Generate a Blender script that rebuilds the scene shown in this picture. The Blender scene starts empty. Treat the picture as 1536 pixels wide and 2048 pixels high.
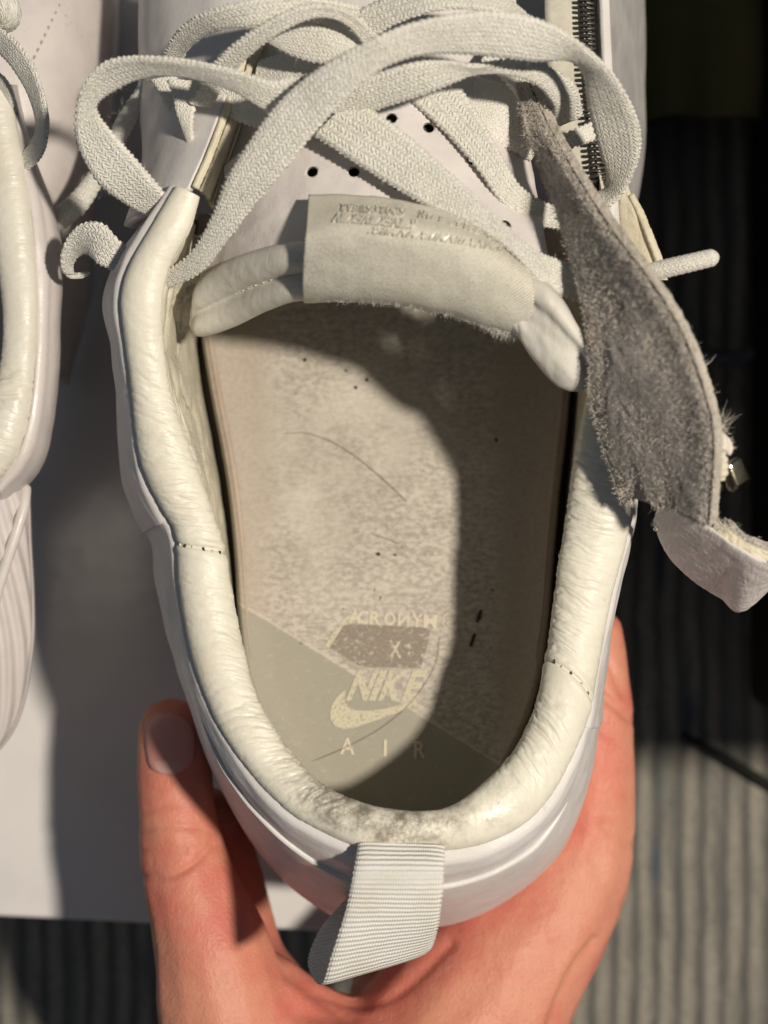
import bpy, bmesh, math, random
import numpy as np
from mathutils import Vector, Matrix
from mathutils.bvhtree import BVHTree

random.seed(7); np.random.seed(7)
sc = bpy.context.scene
COL = sc.collection

# ------------------------------------------------------------------ camera
CAMH = 300.0                      # mm above the plane of the collar
cam_d = bpy.data.cameras.new('camera'); cam = bpy.data.objects.new('camera', cam_d); COL.objects.link(cam)
cam.location = (0, 0, CAMH/1000); cam.rotation_euler = (0, 0, 0)
cam_d.sensor_fit = 'VERTICAL'; cam_d.sensor_height = 36.0
cam_d.lens = 36.0*CAMH/204.8
cam_d.clip_start = 0.01; cam_d.clip_end = 20
cam_d.dof.use_dof = True; cam_d.dof.focus_distance = 0.318; cam_d.dof.aperture_fstop = 10.5
sc.camera = cam

# ------------------------------------------------------------------ room light
w = bpy.data.worlds.new('World'); sc.world = w; w.use_nodes = True
bg = w.node_tree.nodes['Background']; bg.inputs[0].default_value = (0.74, 0.85, 1.0, 1); bg.inputs[1].default_value = 0.10
LDIR = Vector((0.50, 0.03, 1.0)).normalized()
kd = bpy.data.lights.new('room_lamp', 'AREA'); kd.shape = 'DISK'; kd.size = 0.08; kd.energy = 23.0; kd.color = (1.0, 0.905, 0.765)
key = bpy.data.objects.new('room_lamp', kd); COL.objects.link(key)
key.location = LDIR*1.35; key.rotation_euler = LDIR.to_track_quat('Z', 'Y').to_euler()

vs = sc.view_settings; vs.view_transform = 'Standard'; vs.look = 'None'; vs.exposure = 0.0; vs.gamma = 1.0; vs.use_curve_mapping = False
sc.render.engine = 'CYCLES'
sc.cycles.use_denoising = True
sc.cycles.max_bounces = 8; sc.cycles.diffuse_bounces = 5; sc.cycles.caustics_reflective = False; sc.cycles.caustics_refractive = False
sc.cycles.sample_clamp_indirect = 4.0

# ------------------------------------------------------------------ helpers: geometry
def Pm(px, py, z):                # a point of the place in mm: x right, y towards the toe, z up
    s = 0.1*(CAMH - z)/CAMH
    return np.array([(px-768.0)*s, (1024.0-py)*s, z])
def PA(lst): return np.array([Pm(*p[:3]) for p in lst])

def catmull(K, t):
    K = np.asarray(K, float); n = len(K)
    E = np.vstack([2*K[0]-K[1], K, 2*K[-1]-K[-2]])
    i = np.clip(np.floor(t).astype(int), 0, n-2); f = (t-i)[:, None]
    p0, p1, p2, p3 = E[i], E[i+1], E[i+2], E[i+3]
    return 0.5*(2*p1 + (p2-p0)*f + (2*p0-5*p1+4*p2-p3)*f**2 + (3*p1-p0-3*p2+p3)*f**3)

def arc_params(K, n=None, step=None):
    K = np.asarray(K, float); td = np.linspace(0, len(K)-1, len(K)*40)
    c = catmull(K, td)[:, :3]; L = np.concatenate([[0], np.cumsum(np.linalg.norm(np.diff(c, axis=0), axis=1))])
    if n is None: n = max(8, int(L[-1]/step))
    s = np.linspace(0, L[-1], n)
    return np.interp(s, L, td), s

def _h(ix, iy, seed):
    a = (ix.astype(np.int64)*374761393 + iy.astype(np.int64)*668265263 + seed*974711) & 0xffffffff
    a = ((a ^ (a >> 13))*1274126177) & 0xffffffff
    return ((a ^ (a >> 16)) & 0xffffff)/float(0xffffff)*2*math.pi
def pn(x, y, seed=0):             # smooth gradient noise, about -0.7..0.7
    x = np.asarray(x, float); y = np.asarray(y, float); x, y = np.broadcast_arrays(x, y)
    ix = np.floor(x); iy = np.floor(y); fx = x-ix; fy = y-iy
    def g(dx, dy):
        a = _h(ix+dx, iy+dy, seed); return np.cos(a)*(fx-dx)+np.sin(a)*(fy-dy)
    u = fx*fx*fx*(fx*(fx*6-15)+10); v = fy*fy*fy*(fy*(fy*6-15)+10)
    return (g(0,0)*(1-u)+g(1,0)*u)*(1-v)+(g(0,1)*(1-u)+g(1,1)*u)*v
def sm(e0, e1, x):
    t = np.clip((np.asarray(x, float)-e0)/(e1-e0), 0, 1); return t*t*(3-2*t)
def unit(a): return a/np.maximum(np.linalg.norm(a, axis=-1, keepdims=True), 1e-9)

def put(o, parent):
    COL.objects.link(o)
    if parent is not None:
        o.parent = parent
        o.matrix_parent_inverse = Matrix.Translation(-Vector(parent.location)) if parent.type == 'EMPTY' else Matrix()
    return o
def mesh_obj(name, verts, faces, mat, parent=None, smooth=True, uvs=None, kind=None, fix=False):
    me = bpy.data.meshes.new(name)
    me.from_pydata((np.asarray(verts)*0.001).tolist(), [], [tuple(int(i) for i in f) for f in faces])
    if uvs is not None:
        ul = me.uv_layers.new(name='UVMap'); ul.data.foreach_set('uv', np.asarray(uvs, dtype=np.float32).ravel())
    if fix:
        b = bmesh.new(); b.from_mesh(me); bmesh.ops.recalc_face_normals(b, faces=b.faces); b.to_mesh(me); b.free()
    if smooth: me.polygons.foreach_set('use_smooth', [True]*len(me.polygons))
    me.materials.append(mat); me.update()
    o = bpy.data.objects.new(name, me); put(o, parent)
    if kind: o['kind'] = kind
    return o
def grid_obj(name, V, mat, parent=None, closed=False, U=None, W=None, caps=False, flip=False, kind=None, thick=0, fix=False):
    nu, nv = V.shape[:2]; faces = []; uvs = []
    if U is None:
        U = np.concatenate([[0], np.cumsum(np.linalg.norm(np.diff(V.mean(1), axis=0), axis=1))])
    if W is None:
        d = np.linalg.norm(np.diff(V[nu//2], axis=0), axis=1); W = np.concatenate([[0], np.cumsum(d)])
        if closed: W = np.append(W, W[-1]+np.linalg.norm(V[nu//2, 0]-V[nu//2, -1]))
    J = nv if closed else nv-1
    i, j = np.meshgrid(np.arange(nu-1), np.arange(J), indexing='ij'); i = i.ravel(); j = j.ravel(); jn = (j+1) % nv
    q = np.stack([i*nv+j, (i+1)*nv+j, (i+1)*nv+jn, i*nv+jn], 1)
    W = np.asarray(W)
    uv = np.stack([np.stack([U[i], W[j]], 1), np.stack([U[i+1], W[j]], 1), np.stack([U[i+1], W[j+1]], 1), np.stack([U[i], W[j+1]], 1)], 1)
    if flip: q = q[:, ::-1]; uv = uv[:, ::-1]
    faces = q.tolist(); uvl = uv.reshape(-1, 2).tolist()
    if caps and closed:
        for row, rev in ((0, False), (nu-1, True)):
            f = [row*nv+k for k in range(nv)]
            if rev: f = f[::-1]
            if flip: f = f[::-1]
            faces.append(f); uvl += [[U[row], 0]]*nv
    o = mesh_obj(name, V.reshape(-1, 3), faces, mat, parent, True, uvl, kind, fix)
    if thick:
        m = o.modifiers.new('thickness', 'SOLIDIFY'); m.thickness = thick*0.001; m.offset = 0
    return o
def ribbon(name, A, B, th, mat, parent=None, step=0.5, nv=9, scallop=0.0, crown=0.0, disp=None, trim=None, raw=False, px=True, kind=None, both=True, rnd=6):
    a = PA(A) if px else np.asarray(A, float); b = PA(B) if px else np.asarray(B, float)
    t, s = arc_params((a+b)/2, step=step)
    v = np.linspace(0, 1, nv)
    def rows(tt): return catmull(a, tt), catmull(b, tt)
    Ae, Be = rows(t)
    mid = (Ae+Be)/2; T = unit(np.gradient(mid, axis=0)); D = Be-Ae; wd = np.linalg.norm(D, axis=1)
    N = unit(np.cross(D, T))
    if N[:, 2].mean() < 0: N = -N
    if trim is not None:
        tr = trim(v); X = np.zeros((len(t), nv, 3)); 
        for k in range(nv):
            tk = t*(1-tr[k]); ak, bk = rows(tk); X[:, k] = ak+(bk-ak)*v[k]
    else:
        vv = np.repeat(v[None], len(t), 0)
        if scallop:
            ed = np.abs(2*v-1)**6*np.sign(2*v-1)
            ph = 2*math.pi*(s+.5*pn(s*.4, 7.7))/1.15
            vv = vv + (ed[None]*(scallop*np.sin(ph)[:, None]+0.4*scallop*pn(s*0.7, 3.1)[:, None]))/np.maximum(wd, 1)[:, None]
        X = Ae[:, None]+D[:, None]*vv[..., None]
    hp = 0.5*th*np.sqrt(np.maximum(1-np.abs(2*v-1)**rnd, 0.02))
    cr = crown*(1-(2*v-1)**2)
    off = np.zeros((len(t), nv)) + cr[None]
    if disp is not None: off = off + disp(s[:, None], v[None]*wd[:, None], v[None])
    top = X + N[:, None]*(off+hp[None])[..., None]; bot = X + N[:, None]*(off-hp[None])[..., None]
    V = np.concatenate([top, bot[:, ::-1]], 1)
    wm = float(np.median(wd)); W = np.concatenate([v*wm, v[::-1]*wm, [0]])
    o = grid_obj(name, V, mat, parent, closed=True, U=s, W=W, caps=True, fix=True, kind=kind)
    if raw: return o, X, N, s
    return o
def tube(name, pts, r, mat, parent=None, step=0.6, nv=12, px=True, disp=None, kind=None, rounded=True):
    c = PA(pts) if px else np.asarray(pts, float)
    R = np.full(len(c), r, float) if np.isscalar(r) else np.asarray(r, float)
    K = np.hstack([c, R[:, None]]); t, s = arc_params(c, step=step); Q = catmull(K, t); C = Q[:, :3]; rr = Q[:, 3]
    if rounded:
        e = np.minimum(s, s[-1]-s); rr = rr*np.sqrt(np.clip(1-(1-np.clip(e/np.maximum(rr, .1), 0, 1))**2, 0.05, 1))
    T = unit(np.gradient(C, axis=0)); up = np.array([0, 0, 1.0]); S = unit(np.cross(T, up)+1e-6); Nn = unit(np.cross(S, T))
    th = np.linspace(0, 2*math.pi, nv, endpoint=False)
    rad = rr[:, None]*np.ones(nv)[None]
    if disp is not None: rad = rad + disp(s[:, None], th[None])
    V = C[:, None]+S[:, None]*(np.cos(th)[None]*rad)[..., None]+Nn[:, None]*(np.sin(th)[None]*rad)[..., None]
    return grid_obj(name, V, mat, parent, closed=True, U=s, caps=True, fix=True, kind=kind)
def sheet(name, rows, mat, parent=None, nu=60, nv=40, px=True, thick=0, disp=None, raw=False):
    G = np.array([[Pm(*p) for p in r] for r in rows]) if px else np.asarray(rows, float)
    tu = np.linspace(0, G.shape[0]-1, nu); tv = np.linspace(0, G.shape[1]-1, nv)
    M = np.stack([catmull(G[:, k], tu) for k in range(G.shape[1])], 1)
    V = np.stack([catmull(M[i], tv) for i in range(nu)], 0)
    if disp is not None:
        n = unit(np.cross(np.gradient(V, axis=0), np.gradient(V, axis=1)))
        if n[..., 2].mean() < 0: n = -n
        V = V+n*disp(V)[..., None]
    o = grid_obj(name, V, mat, parent, thick=thick, fix=False)
    return (o, V) if raw else o
def fibres(name, items, mat, parent=None):
    vs_, fs_ = [], []
    for b, d, ln, wd in items:
        b = np.array(b, float); d = unit(np.array(d, float)); side = unit(np.cross(d, np.random.randn(3))); cur = np.random.randn(3)*0.5
        k0 = len(vs_); n = 4
        for k in range(n):
            f = k/(n-1); p = b+d*ln*f+cur*ln*f*f*0.6; ww = wd*(1-0.75*f)
            vs_ += [p-side*ww/2, p+side*ww/2]
            if k: a = k0+2*k; fs_.append((a-2, a-1, a+1, a))
    return mesh_obj(name, vs_, fs_, mat, parent, True, None, 'stuff')
def blob(name, loc, size, mat, parent=None, rot=(0,0,0), bev=0.25, seg=3):
    b = bmesh.new(); bmesh.ops.create_cube(b, size=1)
    for vtx in b.verts: vtx.co = Vector((vtx.co.x*size[0], vtx.co.y*size[1], vtx.co.z*size[2]))
    bmesh.ops.bevel(b, geom=list(b.edges), offset=min(size)*bev, segments=seg, profile=0.6, affect='EDGES')
    m = Matrix.Translation(Vector(loc)) @ Matrix.Rotation(rot[2], 4, 'Z') @ Matrix.Rotation(rot[1], 4, 'Y') @ Matrix.Rotation(rot[0], 4, 'X')
    V = [(m @ v_.co)[:] for v_ in b.verts]; F = [[v_.index for v_ in f.verts] for f in b.faces]; b.free()
    return mesh_obj(name, np.array(V), F, mat, parent, True)
def thing(name, label, cat, loc=(0,0,0), group=None):
    o = bpy.data.objects.new(name, None); o.empty_display_size = 0.01; o.location = loc; COL.objects.link(o)
    o['label'] = label; o['category'] = cat
    if group: o['group'] = group
    return o
def tag(o, label=None, cat=None, group=None, kind=None):
    for k, v_ in (('label', label), ('category', cat), ('group', group), ('kind', kind)):
        if v_: o[k] = v_
    return o

# ------------------------------------------------------------------ helpers: materials
class MT:
    def __init__(s, name, color=(.5,.5,.5), rough=.5, spec=.4):
        s.m = bpy.data.materials.new(name); s.m.use_nodes = True; s.nt = s.m.node_tree; s.n = s.nt.nodes; s.b = s.n['Principled BSDF']
        s.b.inputs['Base Color'].default_value = (*color, 1); s.b.inputs['Roughness'].default_value = rough; s.b.inputs['Specular IOR Level'].default_value = spec
        s.tc = s.n.new('ShaderNodeTexCoord')
    def link(s, a, b): s.nt.links.new(a, b)
    def coord(s, uv=False, scale=(1,1,1)):
        mp = s.n.new('ShaderNodeMapping'); s.link(s.tc.outputs['UV' if uv else 'Object'], mp.inputs[0]); mp.inputs['Scale'].default_value = scale
        return mp.outputs[0]
    def noise(s, scale, detail=4, rough=.55, uv=False, stretch=(1,1,1), dist=0):
        t = s.n.new('ShaderNodeTexNoise'); s.link(s.coord(uv, stretch), t.inputs['Vector']); t.inputs['Scale'].default_value = scale
        t.inputs['Detail'].default_value = detail; t.inputs['Roughness'].default_value = rough; t.inputs['Distortion'].default_value = dist
        return t.outputs['Fac']
    def voro(s, scale, uv=False, feature='F1', stretch=(1,1,1)):
        t = s.n.new('ShaderNodeTexVoronoi'); s.link(s.coord(uv, stretch), t.inputs['Vector']); t.inputs['Scale'].default_value = scale; t.feature = feature
        return t.outputs['Distance']
    def math(s, op, a, b=None, c=None):
        t = s.n.new('ShaderNodeMath'); t.operation = op
        for k, x in enumerate((a, b, c)):
            if x is None: continue
            if isinstance(x, (int, float)): t.inputs[k].default_value = x
            else: s.link(x, t.inputs[k])
        return t.outputs[0]
    def ramp(s, f, p0, p1, v0=0.0, v1=1.0):
        t = s.n.new('ShaderNodeMapRange'); t.interpolation_type = 'SMOOTHSTEP'; s.link(f, t.inputs['Value'])
        t.inputs['From Min'].default_value = p0; t.inputs['From Max'].default_value = p1; t.inputs['To Min'].default_value = v0; t.inputs['To Max'].default_value = v1
        return t.outputs[0]
    def mix(s, f, a, b):
        t = s.n.new('ShaderNodeMix'); t.data_type = 'RGBA'
        if isinstance(f, (int, float)): t.inputs['Factor'].default_value = f
        else: s.link(f, t.inputs['Factor'])
        for k, x in ((6, a), (7, b)):
            if isinstance(x, tuple): t.inputs[k].default_value = (*x, 1)
            else: s.link(x, t.inputs[k])
        return t.outputs[2]
    def color(s, out): s.link(out, s.b.inputs['Base Color'])
    def rough(s, out): s.link(out, s.b.inputs['Roughness'])
    def bump(s, layers):          # (height, strength, distance mm)
        prev = None
        for h, st, dist in layers:
            t = s.n.new('ShaderNodeBump'); t.inputs['Strength'].default_value = st; t.inputs['Distance'].default_value = dist*0.001; s.link(h, t.inputs['Height'])
            if prev is not None: s.link(prev, t.inputs['Normal'])
            prev = t.outputs[0]
        s.link(prev, s.b.inputs['Normal'])
    def sep(s, uv=False):
        t = s.n.new('ShaderNodeSeparateXYZ'); s.link(s.tc.outputs['UV' if uv else 'Object'], t.inputs[0]); return t.outputs
    def dist_to(s, p):            # distance (m) from a place of the object
        t = s.n.new('ShaderNodeVectorMath'); t.operation = 'DISTANCE'; s.link(s.tc.outputs['Object'], t.inputs[0]); t.inputs[1].default_value = tuple(p*0.001); return t.outputs['Value']

def leather(name, col, dark, rough=.42, grain=.25, spots=True, spec=.45, creases=0.0):
    M = MT(name, col, rough, spec)
    c = M.mix(M.ramp(M.noise(70, 5, .6), .35, .75), col, dark)
    if spots:
        c = M.mix(M.math('MULTIPLY', M.ramp(M.noise(420, 6, .7), .60, .78), .45), c, tuple(x*.62 for x in dark))
    M.color(c)
    M.rough(M.ramp(M.noise(160, 4, .6), .3, .7, rough-.1, rough+.14))
    L = [(M.noise(60, 4, .5), .30, 2.0), (M.voro(1500), grain, .10), (M.noise(900, 3, .6), grain, .16)]
    if creases:
        L.insert(1, (M.noise(.30, 4, .5, True, (2.2, .35, 1), 1.2), creases, .6))
    M.bump(L)
    return M
m_strap = leather('strap_leather', (.70,.645,.63), (.58,.53,.52), .5, .6, True, .4, .5).m
m_zipp = leather('dimmed_white_leather', (.50,.485,.48), (.44,.425,.42)).m  # white leather greyed in colour for the dimly lit zip side
m_white = leather('white_leather', (.69,.665,.655), (.61,.585,.575)).m
m_whiteshoe = leather('blush_white_leather', (.62,.575,.56), (.55,.505,.49)).m
# cream collar leather, with the dirt rubbed into the heel
_M = leather('cream_collar_leather', (.74,.71,.615), (.68,.645,.54), .45, .25, True, .45, .12)
def heel_dirt(M, base, p, r, colr, thr=.42, stretch=1.0):
    d = M.dist_to(p); fall = M.ramp(d, r*.001*.35, r*.001, 1.0, 0.0)
    n = M.noise(240, 8, .72); n2 = M.noise(1300, 4, .7)
    f = M.math('MULTIPLY', fall, M.ramp(M.math('ADD', M.math('MULTIPLY', n, .75), M.math('MULTIPLY', n2, .25)), thr-.06, thr+.26))
    return M.mix(M.math('MULTIPLY', f, .85), base, colr)
c0 = _M.b.inputs['Base Color'].links[0].from_socket
c0 = heel_dirt(_M, c0, Pm(730, 1662, 3), 13, (.34,.30,.24), .50)
c0 = heel_dirt(_M, c0, Pm(840, 1668, 3), 13, (.38,.34,.27), .51)
c0 = heel_dirt(_M, c0, Pm(960, 1600, 1), 14, (.36,.33,.26), .48)
c0 = heel_dirt(_M, c0, Pm(600, 1550, 0), 9, (.38,.35,.27), .48)
c0 = heel_dirt(_M, c0, Pm(1215, 990, -4), 7, (.30,.26,.20), .5)
c0 = heel_dirt(_M, c0, Pm(770, 1626, 2), 11, (.17,.145,.115), .42)
c0 = heel_dirt(_M, c0, Pm(850, 1632, 2), 12, (.15,.13,.10), .42)
c0 = heel_dirt(_M, c0, Pm(672, 1588, 2), 12, (.11,.095,.075), .40)
_M.color(c0); m_collar = _M.m
m_collar_left = leather('cream_collar_leather_clean', (.66,.635,.565), (.60,.57,.49), .42, .22, True, .45, .25).m
m_lining = leather('cream_lining', (.66,.62,.50), (.56,.52,.41), .5, .25, True, .35, .5).m
m_tongue = leather('tongue_leather', (.64,.615,.565), (.56,.53,.475), .54, .25, True, .4, .14).m
m_perf = leather('tongue_panel_leather', (.68,.64,.625), (.62,.575,.56), .5, .3, True, .35).m
m_edge = leather('raw_leather_edge', (.66,.61,.48), (.54,.48,.36), .8, .8, True, .2).m
m_suede_l = leather('pale_suede_edge', (.50,.455,.40), (.34,.31,.275), .95, 1.0, True, .1).m
m_edge_i = leather('insole_binding', (.46,.385,.31), (.38,.31,.25), .85, .7, True, .15).m
m_sole = MT('white_rubber', (.70,.69,.67), .5, .4).m
m_dark = MT('dark_thread', (.035,.032,.03), .7, .2).m
m_seam = MT('grey_seam_thread', (.33,.29,.265), .8, .2).m
m_thread = MT('cream_thread', (.62,.58,.47), .7, .2).m

def weave(name, col, dark, pu, pv, st=.9, dist=.28, rough=.78, sheen=.3):
    M = MT(name, col, rough, .25); x, y, _ = M.sep(True)
    wob = M.noise(1.1, 4, .6, True)
    xx = M.math('ADD', x, M.math('MULTIPLY', wob, 1.5))
    y = M.math('ADD', y, M.math('MULTIPLY', M.noise(.7, 3, .6, True), .5))
    tri = M.math('ABSOLUTE', M.math('SUBTRACT', M.math('FRACT', M.math('DIVIDE', y, pv*2)), .5))
    a = M.math('SINE', M.math('MULTIPLY', M.math('ADD', M.math('DIVIDE', xx, pu), M.math('MULTIPLY', tri, 2.0)), 2*math.pi))
    b = M.math('ABSOLUTE', M.math('SINE', M.math('MULTIPLY', M.math('DIVIDE', y, pv), math.pi)))
    h = M.math('MULTIPLY', M.math('ADD', M.math('MULTIPLY', a, .5), .5), M.math('ADD', M.math('MULTIPLY', b, .7), .3))
    c = M.mix(M.ramp(M.noise(130, 4, .6), .35, .72), col, dark)
    c = M.mix(M.math('MULTIPLY', M.ramp(h, .0, .45, 1, 0), .10), c, tuple(q*.55 for q in dark))
    M.color(c)
    M.bump([(M.noise(180, 3, .5), .35, .5), (h, st*.75, dist), (M.noise(1500, 3, .7), .8, .3), (M.noise(3600, 3, .7), .5, .15)])
    M.b.inputs['Sheen Weight'].default_value = sheen; M.b.inputs['Sheen Roughness'].default_value = .5
    return M
m_lace = weave('lace_weave', (.83,.81,.74), (.76,.74,.66), .92, .72, 1.1, .36).m
m_lace2 = weave('lace_weave_soft', (.81,.79,.72), (.73,.71,.635), .8, .62, .9, .28).m
# ribbed webbing of the pull loop
M = MT('ribbed_webbing', (.70,.69,.665), .62, .35); x, y, _ = M.sep(True)
rib = M.math('ADD', M.math('MULTIPLY', M.math('SINE', M.math('MULTIPLY', M.math('ADD', x, M.math('MULTIPLY', M.noise(.35, 2, .5, True), .3)), 2*math.pi/.98)), .5), .5)
colm = M.math('ADD', M.math('MULTIPLY', M.math('SINE', M.math('MULTIPLY', y, 2*math.pi/.55)), .5), .5)
hh = M.math('MULTIPLY', rib, M.math('ADD', M.math('MULTIPLY', colm, .45), .55))
cw = M.mix(M.ramp(M.noise(90, 4, .6), .4, .75), (.83,.815,.78), (.74,.71,.64)); cw = M.mix(M.math('MULTIPLY', M.ramp(hh, .0, .5, 1, 0), .36), cw, (.46,.45,.43)); M.color(cw)
M.bump([(hh, .9, .38), (M.noise(2500, 2, .6), .25, .1)]); m_web = M.m
# satin label
M = MT('satin_label', (.62,.59,.48), .46, .45); x, y, _ = M.sep(True)
tw = M.math('SINE', M.math('MULTIPLY', M.math('ADD', M.math('MULTIPLY', x, .8), y), 2*math.pi/.62))
cl = M.mix(M.ramp(M.noise(110, 5, .6), .35, .75), (.73,.70,.605), (.63,.60,.51)); cl = M.mix(M.math('MULTIPLY', M.ramp(M.noise(1500, 4, .7), .45, .7), .3), cl, (.44,.41,.33))
M.color(cl); M.bump([(M.noise(160, 3, .5), .3, .6), (tw, .8, .12), (M.noise(1400, 4, .75), .8, .22)]); m_label = M.m
m_silver = MT('silver_thread', (.58,.55,.48), .30, .7).m
# suede
M = MT('grey_suede', (.42,.38,.34), .95, .1)
cs = M.mix(M.ramp(M.noise(75, 5, .6), .38, .66), (.74,.665,.585), (.42,.39,.37))
cs = M.mix(M.math('MULTIPLY', M.ramp(M.dist_to(Pm(1310, 880, 10)), .009, .022, 1, 0), .6), cs, (.22,.21,.21))  # lower middle of the flap painted darker, as turned from the lamp
cs = M.mix(M.math('MULTIPLY', M.ramp(M.noise(1150, 4, .75), .44, .62), .62), cs, (.16,.15,.145)); M.color(cs)
M.bump([(M.noise(1000, 5, .75), 1.0, .9), (M.noise(2600, 3, .7), .7, .3)]); M.b.inputs['Sheen Weight'].default_value = .35; m_suede = M.m
m_fibre = MT('suede_fibre', (.66,.61,.54), .9, .1).m
m_fibre_w = MT('lace_fuzz', (.72,.70,.64), .9, .1).m
# insole
M = MT('insole_cloth', (.42,.37,.31), .92, .1); x, y, z = M.sep()
dg = M.math('ADD', y, M.math('ADD', M.math('MULTIPLY', x, .605), .0001))      # the printed diagonal
worn = M.noise(42, 4, .6); fz = M.noise(.95, 5, .72, False, (620, 1050, 700))
base = M.mix(M.ramp(fz, .36, .64), (.365,.325,.285), (.585,.54,.475))
pale = M.mix(M.ramp(fz, .30, .62), (.56,.52,.45), (.65,.61,.535))
dc = M.dist_to(Pm(690, 930, -52)); cc = M.mix(M.math('MULTIPLY', M.ramp(dc, .014, .042, 1, 0), M.ramp(worn, .38, .60)), base, pale)
cc = M.mix(M.math('MULTIPLY', M.ramp(M.noise(26, 4, .55), .48, .68), .38), cc, (.34,.30,.265))
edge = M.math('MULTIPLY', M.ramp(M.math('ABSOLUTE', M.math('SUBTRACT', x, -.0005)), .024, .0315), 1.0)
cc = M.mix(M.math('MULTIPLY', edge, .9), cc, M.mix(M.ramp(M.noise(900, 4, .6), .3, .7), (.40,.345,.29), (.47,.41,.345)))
heel = M.mix(M.ramp(M.noise(.9, 5, .75, False, (480, 900, 700)), .55, .78), (.36,.34,.285), (.50,.47,.39))
DG0 = -0.0425
line = M.math('ADD', dg, M.math('MULTIPLY', M.math('SUBTRACT', M.noise(900, 3, .6), .5), .0008))
cc = M.mix(M.ramp(line, DG0-.0002, DG0+.0002), heel, cc)
cc = M.mix(M.math('MULTIPLY', M.ramp(M.math('ABSOLUTE', M.math('SUBTRACT', line, DG0+.0004)), .0001, .0005, 1, 0), .5), cc, (.62,.56,.46))
cc = M.mix(M.math('MULTIPLY', M.ramp(M.noise(330, 2, .5), .745, .80), .8), cc, (.10,.09,.08)); M.color(cc)
M.bump([(M.noise(40, 3, .5), .3, 2.0), (fz, .8, .30), (M.noise(2600, 3, .7), .45, .15)]); m_insole = M.m
def worn_print(name, col, lo, hi, scale=900, stretch=(1, 1, 1)):
    M = MT(name, col, .85, .15); tr = M.n.new('ShaderNodeBsdfTransparent'); mx = M.n.new('ShaderNodeMixShader')
    M.link(M.ramp(M.noise(scale, 5, .7, False, stretch), lo, hi), mx.inputs[0]); M.link(M.b.outputs[0], mx.inputs[1]); M.link(tr.outputs[0], mx.inputs[2])
    M.link(mx.outputs[0], M.n['Material Output'].inputs[0]); M.bump([(M.noise(1800, 3, .7), .5, .15)]); return M.m
m_print = worn_print('worn_cream_print', (.575,.525,.405), .50, .74, 1500)
m_print2 = worn_print('faded_cream_print', (.62,.555,.45), .46, .68, 1300)
m_print3 = worn_print('cream_lettering', (.64,.575,.45), .56, .74, 1500)
m_patch = worn_print('bare_brown_patch', (.31,.26,.215), .38, .66, 700, (1, 1.6, 1))
# skin
M = MT('skin', (.58,.28,.19), .5, .35)
ck = M.mix(M.ramp(M.noise(48, 4, .6), .35, .68), (.62,.275,.185), (.58,.18,.135)); ck = M.mix(M.math('MULTIPLY', M.ramp(M.noise(420, 3, .6), .5, .72), .25), ck, (.50,.16,.11))
dr = M.dist_to(Pm(1130, 1590, -60)); ck = M.mix(M.math('MULTIPLY', M.ramp(dr, .004, .022, 1, 0), .45), ck, (.60,.11,.075))
dt = M.dist_to(Pm(340, 1420, -32)); ck = M.mix(M.math('MULTIPLY', M.ramp(dt, .006, .018, 1, 0), .6), ck, (.46,.12,.095)); M.color(ck)
M.b.inputs['Subsurface Weight'].default_value = .35; M.b.inputs['Subsurface Radius'].default_value = (1, .35, .2); M.b.inputs['Subsurface Scale'].default_value = .0025
M.bump([(M.noise(260, 4, .6), .5, .6), (M.voro(1500), .6, .16), (M.noise(110, 3, .5, False, (1, .25, 1)), .35, .8), (M.noise(900, 3, .6, False, (1, .4, 1)), .4, .2)]); m_skin = M.m
M = MT('nail', (.60,.27,.235), .3, .5); M.b.inputs['Subsurface Weight'].default_value = .2; M.b.inputs['Subsurface Scale'].default_value = .0015
M.bump([(M.noise(500, 2, .5, False, (1, .1, 1)), .12, .2)]); m_nail = M.m
m_lunula = MT('nail_pale', (.56,.32,.29), .32, .45).m
# metals, box, floor
m_gun = MT('gunmetal', (.30,.265,.20), .24, .5); m_gun.b.inputs['Metallic'].default_value = 1; m_gun.bump([(m_gun.noise(500, 3, .5), .25, .3)]); m_gun = m_gun.m
m_teeth = MT('black_zip_teeth', (.035,.033,.03), .32, .5).m
M = MT('zip_tape', (.58,.55,.46), .85, .2); x, y, _ = M.sep(True); M.color(M.mix(M.ramp(M.noise(150, 4, .6), .35, .7), (.60,.575,.49), (.45,.43,.37)))
M.bump([(M.math('SINE', M.math('MULTIPLY', M.math('ADD', x, y), 2*math.pi/.7)), .3, .08)]); m_tape = M.m
M = MT('white_card', (.70,.68,.67), .20, .55); M.color(M.mix(M.ramp(M.noise(30, 4, .6), .35, .75), (.71,.69,.68), (.65,.63,.62)))
M.bump([(M.noise(500, 4, .6), .10, .3), (M.noise(40, 3, .5), .2, 1.5)]); m_box = M.m
M = MT('carpet_pile', (.17,.165,.145), .95, .1); x, y, z = M.sep()
ribc = M.math('ABSOLUTE', M.math('SINE', M.math('ADD', M.math('MULTIPLY', x, 1000*math.pi/7.4), M.math('MULTIPLY', M.noise(16, 4, .55), 3.2))))
ribc = M.math('ADD', M.math('MULTIPLY', ribc, .62), M.math('MULTIPLY', M.noise(1, 4, .6, False, (170, 45, 1)), .62))
cs = M.mix(M.ramp(ribc, .35, 1.0), (.15,.148,.138), (.43,.40,.34))
cs = M.mix(M.math('MULTIPLY', M.ramp(M.noise(1, 3, .5, False, (90, 12, 1)), .5, .66), .6), cs, (.16,.165,.16))
cs = M.mix(M.ramp(M.noise(1, 3, .5, False, (60, 10, 1)), .64, .72), cs, (.09,.12,.165))
cs = M.mix(M.math('MULTIPLY', M.ramp(M.noise(700, 4, .7), .4, .7), .5), cs, (.12,.12,.11)); M.color(cs); M.bump([(M.noise(900, 4, .7), 1.0, 1.5)]); m_carpet = M.m
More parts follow.
